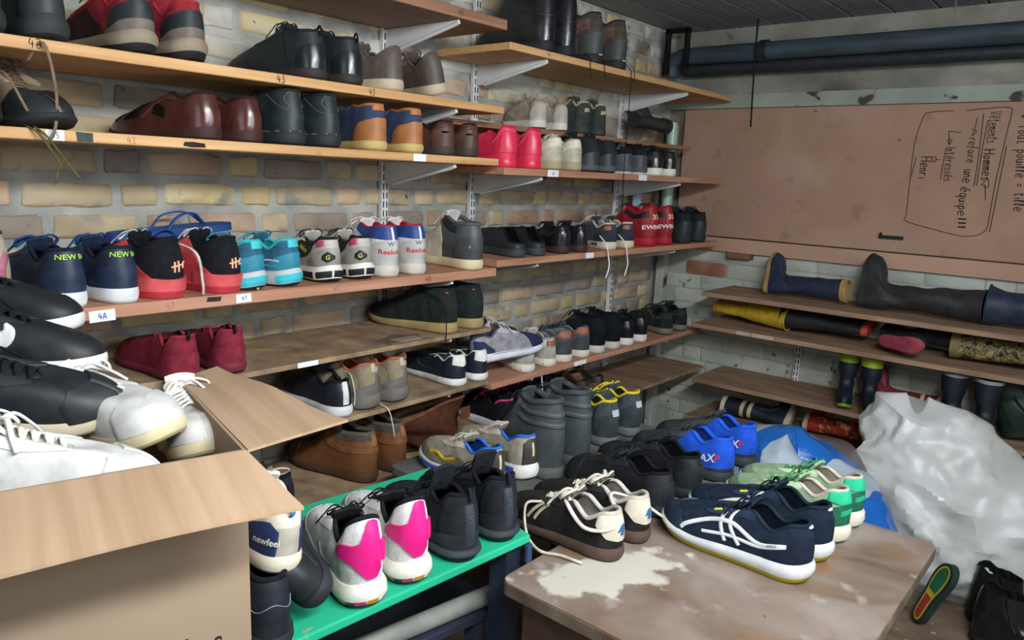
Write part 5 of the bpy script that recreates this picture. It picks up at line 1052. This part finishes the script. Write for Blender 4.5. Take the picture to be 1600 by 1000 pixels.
pair('navy court shoes with white crossing stripes and yellow soles', 'shoe', TZ, (1.305, 176), (1.408, 170), x=1.375, style='run', L=.305, W=1.04, up='#152233', upk='knit', sole='#b3a52a', outs=.011, mid='#c4c6c8', lining='#101826', collar='#16222f', lace='#15202e', lace_r=.0028, hc=.072, hd=.05, he=.082, flare=.005, nl=7,
     deco=[('mrib', 'white_stripe', '#d8dce0', 'leather', [(.60, .86, .005), (.56, .5, .007), (.50, .12, .007)], .007), ('mrib', 'white_stripe', '#d8dce0', 'leather', [(.555, .88, .005), (.52, .5, .007), (.44, .14, .007)], .007), ('mrib', 'white_stripe', '#d8dce0', 'leather', [(.22, .46, .005), (.36, .42, .008), (.5, .5, .008), (.60, .46, .008), (.68, .22, .008), (.70, .10, .008)], .008), ('mrib', 'white_stripe', '#d8dce0', 'leather', [(.22, .42, .005), (.36, .34, .006), (.50, .24, .006), (.6, .18, .006)], .006),
           ('text', 'lettering', '#3a4450', 'x', 'ASICS', .30, .445, .005, .0045), TOE('#1a2a3e', 'leather', .5), ('mband', 'eyelet_patch', '#22384c', 'plastic', [(.56, .66, .9), (.64, .6, .92), (.72, .7, .9)], .002), ('mrib', 'yellow_eyelet', '#d2cc30', 'plastic', [(.62, .76), (.64, .78), (.66, .74)], .006, .003), ('sband', 'yellow_toe', '#c9bb2c', None, (.78, 1.0), (0, .5)), ('sband', 'yellow_toe', '#c9bb2c', None, (-1.0, -.78), (0, .5)), ('band', 'white_tag', '#c9cdd0', 'cloth', [(-.04, .90, .98), (.04, .90, .98)], .003)])
pair('pale green running shoes with emerald heels', 'shoe', TZ, (1.512, 168), (1.604, 170), x=1.375, style='run', L=.28, up='#8fa886', upk='knit', sole='#57b38c', mid='#cfc9b6', lining='#b9b3a4', collar='#bdb2a2', lace='#4a8a5c', hc=.074, hd=.05, he=.072, insole='#3a4448', flare=.005,
     deco=[HEEL('#1f5e48', 'knit', .58, .28), ('band', 'emerald_heel', '#22b284', 'leather', [(-.24, .72, .97), (-.12, .60, .98), (.12, .60, .98), (.24, .72, .97)], .003), ('band', 'emerald_flash', '#27a67c', 'leather', [(-.12, .28, .42), (0, .34, .46), (.12, .28, .42)], .003), ('mband', 'side_panel', '#a9b39a', 'leather', [(.26, .3, .7), (.4, .2, .6), (.52, .1, .4)]), ('sband', 'pale_sole_line', '#e2ded2', None, (-.5, .5), (.6, .95))])
# ---- shoes piled in the cardboard box
def toe_at(p, head, L): return (p[0]-L*math.cos(math.radians(head)), p[1]-L*math.sin(math.radians(head)), p[2])
SWOOSH = ('mrib', 'white_swoosh', '#d5d7d8', 'leather', [(.20, .72, .002), (.34, .46, .010), (.46, .26, .020), (.56, .30, .026), (.605, .46, .018), (.62, .62, .004)], .012)
for lab, p, hd, rot, sd in (('upper black sneaker with white swoosh on top of the box pile', (.585, .440, .957), 52, (-4, 3), 1), ('scuffed black sneaker with yellowed sole lying on the white pair', (.690, .420, .905), 50, (14, 2), -1), ('black sneaker at the back of the box pile under the shelf', (.470, .455, .985), 48, (0, 0), 1)):
    q = toe_at(p, hd, .29)
    shoe(lab, 'shoe', q[0], q[1], q[2]-.012, hd, rot=(math.radians(rot[0]), math.radians(rot[1]), math.radians(hd)), style='court', side=sd, L=.29, W=1.06, up='#1e2226', upk='leather', sole='#cfc4a6' if 'scuffed' in lab else '#d3d3d0', mid='#cfc4a8' if 'scuffed' in lab else '#d9d9d6', lining='#14171a', lace='#15181b', lace_r=.0036, hc=.062, group='black sneakers in the box', deco=[SWOOSH] if 'scuffed' not in lab else [TOE('#24282b', 'leather', .6), ('mpoly', 'scuff', '#b9b39e', 'leather', [(.86, .3), (.89, .32), (.90, .42), (.87, .4)], .0018)])
for lab, p, hd, rot, sd, k in (('white sneaker with toe towards the room at the box corner', (.808, .492, .848), -14, (0, -14), 1, {}), ('white sneaker with yellowed sole tipped up under the black sneaker', (.800, .440, .885), 8, (10, -10), -1, {}),
                          ('long white perforated sneaker lying along the box front', (.838, .402, .838), 62, (-4, 2), 1, dict(no=1)), ('white sneaker at the left edge of the box', (.745, .255, .845), 70, (-10, 4), -1, dict(no=1))):
    q = toe_at(p, hd, .285)
    shoe(lab, 'shoe', q[0], q[1], q[2]-.010+.285*math.sin(math.radians(rot[1])), hd, rot=(math.radians(rot[0]), math.radians(rot[1]), math.radians(hd)), style='court', side=sd, L=.285, W=1.04, up='#c9c9c6', upk='leather', sole='#b3a57c', mid='#cfc49e', lining='#c9c6bf', tongue='#b5aa98' if k else '#d5d2cb', lace='#dad8d3', lace_r=.0036, hc=.062, tl=.03, group='white sneakers in the box', deco=[EYE('#d4d4d2'), SEAM('#77776f', [(.3, .1), (.4, .6), (.5, .8)]), TOE('#c2c2bf', 'leather', .62)])
# ---- floor
pair('black chelsea boots standing on the floor by the white sack', 'boot', 0, (2.495, -12), (2.375, -12, dict(x=1.53)), x=1.50, names=('rear', 'front'), style='chelsea', L=.30, W=1.12, up='#17191b', upk='gloss', sole='#121315', mid='#17181a', lining='#101112', hc=.150, hd=.138, he=.146, ht=.15, deco=[('mband', 'elastic_panel', '#101214', 'knit', [(.30, .55, .98), (.42, .35, .98), (.5, .55, .98)], .001), ('band', 'pull_tab', '#141617', 'cloth', [(-.03, .90, 1.0), (.03, .90, 1.0)], .003)])
# ================================================================ RUBBER BOOTS ON THE BACK WALL SHELVES
def welly(label, pos, toe, shaft, L=.26, H=.30, col='#1f2a3c', sole='#1a1c20', trim=None, lining='#5a5148', top=1.0, k='rubber', bands=(), pattern=None, W=1.0, shaft_r=1.0, trim_h=.03, dent=.004, seed=1, group='rubber boots on the back wall'):
    """pos: heel point under the sole; toe, shaft: world directions of the boot's own x and z axes"""
    z = Vector(shaft).normalized(); x = Vector(toe); x = (x-z*x.dot(z)).normalized(); y = z.cross(x)
    m = Matrix((x, y, z)).transposed().to_4x4(); m.translation = Vector(pos)
    r = empty('rubber_boot', (0, 0, 0)); r.matrix_world = m; r.location = pos; r.rotation_euler = m.to_euler(); tag(r, label, 'boot', group)
    ks = min(1, L/.22)
    la = Last(L=L, W=W, sole=(.022, .016), hc=.10*ks, hd=.10*ks, he=.10*ks, ht=.104*ks, th=.46, op0=.03, throat=1.75, vamp=(.60, .062*min(1, L/.2)), wob=0, flare=.003, wos=1.35)
    zs, tz = la.zs, la.tz; ob = la.outline(-.003, 0); ob[:, 2] = zs; l1 = la.outline(.003, 0); l1[:, 2] = zs+.004; l2 = la.outline(.003, 0); l2[:, 2] = tz; l3 = la.outline(-.004, 0); l3[:, 2] = tz
    mb = MB().grid(np.stack([ob, l1, l2, l3], 1), flip=True); cap_strip(mb, ob); mb.build('sole', M(sole, 'rubber'), r, smooth=True, angle=45)
    T = la.P[:, -1]; rows = [la.P[:, j] for j in range(MV+1)]; S, sg = la.S, la.sg
    cxm = L*.245; n = 12; ph = np.pi*(1-np.abs(la.ps)); kk = L/.26*shaft_r
    shaft_rows = []
    for i in range(1, n+1):
        t = i/n; zz = T[:, 2].max()+(H-T[:, 2].max())*t
        rx = (.050+.016*t*top)*kk; ry = (.043+.017*t*top)*kk*W
        tgt = np.stack([cxm-.004*t+rx*np.cos(ph), sg*ry*np.sin(ph), 0*ph+zz], 1)
        w_ = min(1, t*3.2); p = T*(1-w_)+tgt*w_; p[:, 2] = T[:, 2]+(H-T[:, 2])*t
        if dent:
            for q in range(len(p)):
                d = mnoise.noise(Vector((p[q]*16).tolist())+Vector((seed*7.7, 0, 0))); p[q, 0] += d*dent; p[q, 1] += d*dent*sg[q]
        shaft_rows.append(p)
    for p in shaft_rows: p[-1] = p[0]
    G = np.stack(rows+shaft_rows, 1)
    mat = pattern or M(col, k)
    MB().grid(G, flip=True).build('boot_body', mat, r, smooth=True)
    ax = np.array((cxm, 0, 0))
    def scaled(rw, f): q = rw.copy(); q[:, :2] = ax[:2]+(q[:, :2]-ax[:2])*f; return q
    MB().grid(np.stack([scaled(s_, .955) for s_ in shaft_rows], 1)).build('lining', M(lining, 'cloth'), r, smooth=True)
    MB().tube(list(shaft_rows[-1][:-1]), .0032, 7, closed=True).build('rim', M(trim or col, 'rubber'), r, smooth=True)
    if trim:
        j = max(1, int(round(n*trim_h/(H-T[:, 2].max()))))
        MB().grid(np.stack([scaled(s_, 1.03) for s_ in shaft_rows[-1-j:]], 1), flip=True).build('top_band', M(trim, 'rubber'), r, smooth=True)
    for t0, t1, c in bands:
        a, b = int(round(t0*n)), int(round(t1*n)); a = max(0, min(a, n-2)); b = max(a+1, min(b, n-1))
        MB().grid(np.stack([scaled(s_, 1.035) for s_ in shaft_rows[a:b+1]], 1), flip=True).build('colour_band', M(c, 'rubber'), r, smooth=True)
    return r, la
Z1, Z2, Z3, Z4 = .817, .682, .452, .284
camo = ramp_mat('camouflage_rubber', [(.40, '#23231e'), (.47, '#8d8050'), (.53, '#3b3d2a'), (.60, '#a08f5c')], 28, bump=.05, rough=.5, detail=2)
leop = ramp_mat('leopard_print', [(.42, '#9c2a22'), (.50, '#b0402c'), (.55, '#1d1512'), (.60, '#c08a58')], 45, bump=.03, rough=.5, detail=1)
welly('navy rubber boot with tan rim lying on the top boot shelf', (.585, 2.955, Z1+.012), (.0, .35, .9), (1, 0, .03), L=.17, H=.32, col='#1f2b40', sole='#9c7c4c', trim='#a98a54', trim_h=.012, top=1.0, lining='#a08a60', seed=2)
welly('long charcoal rubber boot lying with its toe up on the top shelf', (.955, 2.94, Z1+.012), (0, .30, .9), (1, -.02, .02), L=.20, H=.40, col='#2a2a2c', sole='#242426', top=1.3, W=1.2, lining='#1c1c1e', seed=4, dent=.008)
welly('crumpled navy rubber boot at the right end of the top shelf', (1.76, 2.95, Z1+.014), (0, .3, .9), (-1, 0, .02), L=.22, H=.40, col='#222c40', sole='#1c2230', top=1.4, lining='#1a2030', seed=5, dent=.012)
welly('small yellow rubber boot lying on its side on the second shelf', (.375, 2.95, Z2+.048), (.1, .95, .25), (1, -.06, -.02), L=.18, H=.32, col='#c4a02c', sole='#a8892a', lining='#8a7a4a', top=.9, seed=6, shaft_r=1.15)
welly('black rubber boot with orange sole band lying after the yellow boot', (1.000, 2.935, Z2+.048), (.0, .95, .25), (-1, 0, .0), L=.17, H=.325, col='#23272b', sole='#c4503a', top=1.4, lining='#191b1d', seed=7, bands=[])
welly('black rubber boot showing its dusty red sole to the room', (1.06, 2.86, Z2+.045), (.86, .0, .1), (.55, .84, .12), L=.18, H=.26, col='#22262a', sole='#a04452', top=.8, seed=8)
welly('black rubber boot with orange rim beside the camouflage boot', (1.03, 2.985, Z2+.050), (0, .95, .2), (1, -.05, 0), L=.13, H=.27, col='#22272a', sole='#1c1f21', trim='#c4503a', trim_h=.014, seed=9)
welly('camouflage patterned rubber boot lying on the second shelf', (1.70, 2.90, Z2+.054), (0, .97, .1), (-1, .02, .0), L=.20, H=.42, col='#3a3a28', sole='#25241f', pattern=camo, trim='#7d7048', trim_h=.02, top=1.1, seed=10)
for lab, x_, y_, rz in (('left navy rubber boot with lime rim and lime sole', .955, 2.91, -1.28), ('right navy rubber boot with lime rim and lime sole', 1.045, 2.885, -1.22)):
    rt, la_ = welly(lab, (x_-.06*math.cos(rz), y_-.06*math.sin(rz)+.02, Z3), (math.cos(rz), math.sin(rz), 0), (0, 0, 1), L=.17, H=.195, col='#151c2a', sole='#86a02a', trim='#9cb82e', trim_h=.028, top=.15, shaft_r=1.25, lining='#2a3020', seed=11, dent=.001)
    ribbon_on(la_, [(.52, .2), (.5, .6), (.47, .95)], .010, .003).build('lime_buckle', M('#9cb82e', 'rubber'), rt, smooth=True)
welly('dark red rubber boot with cream rings lying behind the white sack', (1.02, 2.96, Z3+.010), (0, .3, .9), (1, 0, .01), L=.16, H=.25, col='#6a1c28', sole='#b8a888', trim='#c4b490', trim_h=.018, bands=[(.50, .60, '#c4b490')], seed=12)
for lab, x_, y_ in (('left tall dark navy boot with pale cuff on the third shelf', 1.30, 2.93), ('right tall dark navy boot with pale cuff on the third shelf', 1.402, 2.91)):
    welly(lab, (x_, y_, Z3), (.3, -.95, 0), (0, 0, 1), L=.18, H=.20, col='#171d28', sole='#12161d', trim='#8f948f', trim_h=.008, top=.5, shaft_r=1.2, lining='#9a9e98', seed=13)
welly('dark green rubber boot with toe turned to the right end', (1.475, 2.92, Z3), (1, -.1, 0), (-.35, .1, 1), L=.25, H=.19, col='#14261f', sole='#112019', top=.4, seed=14)
welly('navy rubber boot with white rings lying on the lowest shelf', (.76, 2.92, Z4+.020), (0, .75, .65), (-1, -.02, .02), L=.16, H=.285, col='#18202c', sole='#b0a890', trim='#c9c4b4', trim_h=.008, bands=[(.22, .30, '#b9ae8c'), (.38, .46, '#b9ae8c')], seed=15)
welly('red leopard print rubber boot lying on the lowest shelf', (.80, 2.955, Z4+.022), (0, .75, .65), (1, 0, .02), L=.16, H=.27, col='#9c2a22', sole='#b5a88c', pattern=leop, seed=16)
welly('small green boot standing under the shelves behind the sack', (1.62, 2.93, Z4), (.2, -.95, 0), (0, 0, 1), L=.17, H=.15, col='#1a3a30', sole='#12201c', top=.4, seed=17)

# ================================================================ SACK, STRIPED BAG, BAGS
def ridge(p, f, s): return 1-2*abs(mnoise.noise(Vector((p[0]*f+s, p[1]*f*.8, p[2]*f*.9))))
def crumple(center, size, shape, nu=120, nv=76, amp=.04, f=(4.5, 10, 22), seed=0.0):
    """closed crumpled sack: rings from the floor to the top, folds from ridged noise"""
    A = []
    for i in range(nu):
        row = []
        for j in range(nv+1):
            u = 2*math.pi*(i+.35*mnoise.noise(Vector((i*7.3, j*3.1, seed))))/nu
            v = min(1, max(0, (j+(.4*mnoise.noise(Vector((j*5.7, i*2.9, seed))) if 0 < j < nv else 0))/nv)); r, z = shape(u, v)
            p = np.array((math.cos(u)*r[0], math.sin(u)*r[1], z))+np.array((r[2], r[3], 0))
            k = min(1, v*6)*min(1, (1-v)*14+.15)
            w_ = np.array((mnoise.noise(Vector(p*3.0)), mnoise.noise(Vector(p*3.0)+Vector((9, 2, 5))), mnoise.noise(Vector(p*3.0)+Vector((1, 7, 3)))))*.09
            q = p+w_
            d = amp*(.6*ridge(q, f[0], seed)+.28*ridge(q, f[1], seed+3)+.12*ridge(q, f[2], seed+8))*k
            n = np.array((math.cos(u), math.sin(u), .45*(1 if z > size*.4 else 0))); n = n/np.linalg.norm(n)
            row.append(p+n*d+np.array(center))
        A.append(row)
    mb = MB().grid(A, closed=True); n = nu
    top = [r[-1] for r in A]; mb.add(top, [tuple(range(n))]); mb.add([r[0] for r in A], [tuple(range(n))[::-1]])
    return mb
sackm = bpy.data.materials.new('woven_sack'); nd, lk, b = nodes_of(sackm)
b.inputs['Base Color'].default_value = lin('#c9ccca'); b.inputs['Roughness'].default_value = .38
tc = nd.new('ShaderNodeTexCoord'); wv = nd.new('ShaderNodeTexNoise'); wv.inputs['Scale'].default_value = 90; lk.new(tc.outputs['Object'], wv.inputs['Vector'])
cn = nd.new('ShaderNodeTexNoise'); cn.inputs['Scale'].default_value = 5; lk.new(tc.outputs['Object'], cn.inputs['Vector'])
rp = nd.new('ShaderNodeValToRGB'); rp.color_ramp.elements[0].color = lin('#b4b5b0'); rp.color_ramp.elements[1].color = lin('#d4d7d6'); rp.color_ramp.elements[0].position = .35; rp.color_ramp.elements[1].position = .6
lk.new(cn.outputs['Fac'], rp.inputs[0]); lk.new(rp.outputs[0], b.inputs['Base Color'])
bp = nd.new('ShaderNodeBump'); bp.inputs['Strength'].default_value = .12; bp.inputs['Distance'].default_value = .003; lk.new(wv.outputs['Fac'], bp.inputs['Height']); lk.new(bp.outputs[0], b.inputs['Normal'])
def sack_shape(u, v):
    z = .565*v**.9
    rr_ = np.interp(v, [0, .06, .25, .5, .7, .85, .95, 1], [.20, .245, .262, .245, .20, .145, .085, .03])
    ox = np.interp(v, [0, .4, .7, 1], [.0, .0, -.05, -.125]); oy = np.interp(v, [0, 1], [0, .04])
    z += .03*math.sin(u*2+1)*v
    return (rr_*(.95+.06*math.cos(u*2)), rr_*.58, ox, oy), z
so = crumple((1.37, 2.655, .0), .6, sack_shape, nu=96, nv=62, amp=.062, f=(4.6, 10, 21), seed=2.3).build('white_sack', sackm, smooth=True, angle=24)
so['label'] = 'crumpled white woven plastic sack standing on the floor'; so['category'] = 'sack'
striped = bpy.data.materials.new('striped_tarpaulin'); nd, lk, b = nodes_of(striped)
tc = nd.new('ShaderNodeTexCoord'); rt = nd.new('ShaderNodeVectorRotate'); rt.rotation_type = 'EULER_XYZ'; rt.inputs['Rotation'].default_value = (.3, .5, .6); lk.new(tc.outputs['Object'], rt.inputs['Vector'])
ds = nd.new('ShaderNodeTexNoise'); ds.inputs['Scale'].default_value = 4; lk.new(tc.outputs['Object'], ds.inputs['Vector'])
ad = nd.new('ShaderNodeVectorMath'); ad.operation = 'MULTIPLY_ADD'; lk.new(ds.outputs['Color'], ad.inputs[0]); ad.inputs[1].default_value = (.12, .12, .12); lk.new(rt.outputs[0], ad.inputs[2])
wvt = nd.new('ShaderNodeTexWave'); wvt.inputs['Scale'].default_value = 1.9; wvt.inputs['Distortion'].default_value = 0; lk.new(ad.outputs[0], wvt.inputs['Vector'])
rp = nd.new('ShaderNodeValToRGB'); rp.color_ramp.interpolation = 'CONSTANT'; rp.color_ramp.elements[0].color = lin('#1c62b4'); rp.color_ramp.elements[1].color = lin('#a9b6c2'); rp.color_ramp.elements[1].position = .42
lk.new(wvt.outputs['Fac'], rp.inputs[0]); lk.new(rp.outputs[0], b.inputs['Base Color']); b.inputs['Roughness'].default_value = .22
wv = nd.new('ShaderNodeTexNoise'); wv.inputs['Scale'].default_value = 120; lk.new(tc.outputs['Object'], wv.inputs['Vector'])
bp = nd.new('ShaderNodeBump'); bp.inputs['Strength'].default_value = .35; bp.inputs['Distance'].default_value = .003; lk.new(wv.outputs['Fac'], bp.inputs['Height']); lk.new(bp.outputs[0], b.inputs['Normal'])
def bag_shape(u, v):
    z = .545*v**.85
    rr_ = np.interp(v, [0, .1, .5, .8, .93, 1], [.22, .26, .26, .20, .11, .02])
    z -= .10*max(0, math.cos(u))*v**2
    return (rr_*1.0, rr_*.72, np.interp(v, [0, 1], [0, -.06]), 0), z
bo = crumple((1.09, 2.17, .0), .52, bag_shape, nu=90, nv=60, amp=.06, seed=7.1).build('striped_bag', striped, smooth=True, angle=24)
bo['label'] = 'crumpled blue and clear striped tarpaulin bag behind the green running shoes'; bo['category'] = 'bag'
po = crumple((1.03, 2.50, .0), .5, lambda u, v: ((np.interp(v, [0, .2, .7, .92, 1], [.10, .13, .12, .07, .01]), np.interp(v, [0, .2, .7, .92, 1], [.10, .12, .11, .06, .01]), 0, 0), .43*v**.9), nu=90, nv=60, amp=.045, seed=4.4).build('plastic_bag', M('#6d5f62', 'plastic'), smooth=True, angle=24)
po['label'] = 'shiny mauve grey plastic bag squeezed between striped bag and white sack'; po['category'] = 'bag'
# slouched brown suede boot shaft on the lowest shelf
bs = empty('slouch_boot', (.22, 1.45, .456)); tag(bs, 'slouching brown suede boot with wide open shaft and pull tab', 'boot')
A = []; n = 40
for j in range(15):
    t = j/14; row = []
    for i in range(n):
        u = 2*math.pi*i/n
        rx = .045+.03*t+.012*math.sin(3*u+t*4); ry = .075+.075*t
        zz = .03+.10*t+.032*t*math.sin(u+.9)
        row.append((rx*math.cos(u)+.0*t+.03, ry*math.sin(u)-.05*t+.0, zz+.004*math.sin(9*t+2*u)))
    A.append(row)
A = np.array(A).transpose(1, 0, 2)
sd = M('#55301f', 'suede')
MB().grid(A, closed=True).build('shaft', sd, bs, smooth=True)
ctr = A.mean(0, keepdims=True); inner = ctr+(A-ctr)*.94
MB().grid(inner, closed=True, flip=True).build('lining', M('#8a6a4c', 'suede'), bs, smooth=True)
MB().tube(list(A[:, -1]*.5+inner[:, -1]*.5), .005, 7, closed=True).build('rim', M('#6b4530', 'suede'), bs, smooth=True)
la_ = Last(L=.25, W=1.1, sole=(.02, .015), hc=.06, hd=.06, he=.07, ht=.07, th=.5, throat=1.6, vamp=(.62, .06))
mb = MB().grid(la_.P, flip=True); mb.v = [(-x_*.3+.02+y_, -x_*.9+.10, z_) for x_, y_, z_ in mb.v]; mb.build('foot', sd, bs, smooth=True)
l1 = la_.outline(.003, 0); l2 = l1.copy(); l2[:, 2] = la_.tz
mb = MB().grid(np.stack([l1, l2], 1)); cap_strip(mb, l1); mb.v = [(-x_*.3+.02+y_, -x_*.9+.10, z_) for x_, y_, z_ in mb.v]; mb.build('sole', M('#2a1a12', 'rubber'), bs, smooth=True, angle=40)
bevel(MB().box((.10, .035, .10), (.106, .070, .135)).build('pull_tab', M('#6e3a24', 'leather'), bs), .002)
# flip-flops behind the navy and red sneakers
def flipflop(label, pos, rot, cols, L=.27, strap='#1f4f9a', th=.016, group=None, thong=True):
    r = empty('flip_flop', pos, rot); tag(r, label, 'sandal', group)
    la = Last(L=L, sole=(th, th), wob=0)
    a = la.outline(0, 0); b_ = la.outline(0, th); mb = MB().grid(np.stack([a, b_], 1), flip=True); cap_strip(mb, a); mb.build('sole', M(cols[0], 'foam'), r, smooth=True, angle=40)
    mb = MB(); cap_strip(mb, la.outline(-.001, th+.0004), flip=True); mb.build('footbed', M(cols[1], 'foam'), r)
    if thong:
        for sgn in (1, -1): MB().tube(cr([(L*.78, 0, th), (L*.66, sgn*.018, th+.028), (L*.5, sgn*.036, th+.024), (L*.40, sgn*.037, th-.002)], 6), .006, 7, flat=.35).build('strap', M(strap, 'rubber'), r, smooth=True)
    return r, la
flipflop('blue flip-flop lying on the navy lettered sneakers', (.135, .570, 1.060), (math.radians(0), math.radians(0), math.radians(93)), ('#1d4c84', '#2a6a9c'), group='blue flip-flops')
flipflop('blue flip-flop with raised strap behind the black and coral shoes', (.105, .640, 1.082), (math.radians(0), math.radians(-4), math.radians(90)), ('#1d3f7c', '#27589a'), strap='#1f4690', group='blue flip-flops')
# green, yellow and red slipper sole standing under the table edge
sl, la_ = flipflop('dark green slipper with yellow and red stripes leaning by the table leg', (1.405, 2.34, .008), (math.radians(52), math.radians(-72), math.radians(-8)), ('#1d3a30', '#22342f'), L=.22, thong=False, th=.022)
def inset(off, z, s0, s1, col, nm):
    o_ = la_.outline(off, z); k_ = [i for i in range(len(la_.S)) if s0 <= la_.S[i] <= s1]
    h = NK; mb = MB(); L_, R_ = [], []
    for i in range(h+1):
        if s0 <= la_.S[h+i] <= s1: L_.append(o_[h+i]); R_.append(o_[h-i])
    mb.grid([L_, R_]); mb.build(nm, M(col, 'foam'), sl)
inset(-.008, .0230, .0, 1, '#c4b02a', 'yellow_edge'); inset(-.013, .0236, .0, .5, '#a83a34', 'red_heel'); inset(-.013, .0240, .42, .52, '#c4b02a', 'yellow_stripe'); inset(-.013, .0238, .52, 1, '#1f6a44', 'green_front')
# a flattened insole and paper under the desert boots
tag(MB().prism([(.27, 1.215, .8125), (.318, 1.225, .8125), (.322, 1.33, .8125), (.27, 1.36, .8125), (.24, 1.29, .8125)], (0, 0, .004)).build('loose_insole', M('#6a5a4a', 'cloth')), 'flat brown insole lying under the toe of the desert boot', 'insole')
tag(MB().prism([(.285, 1.25, .8168), (.322, 1.255, .8168), (.322, 1.33, .8168), (.29, 1.33, .8168)], (0, 0, .002)).build('folded_paper', M('#8f8276', 'paper')), 'small folded paper on the insole by the desert boot', 'paper')
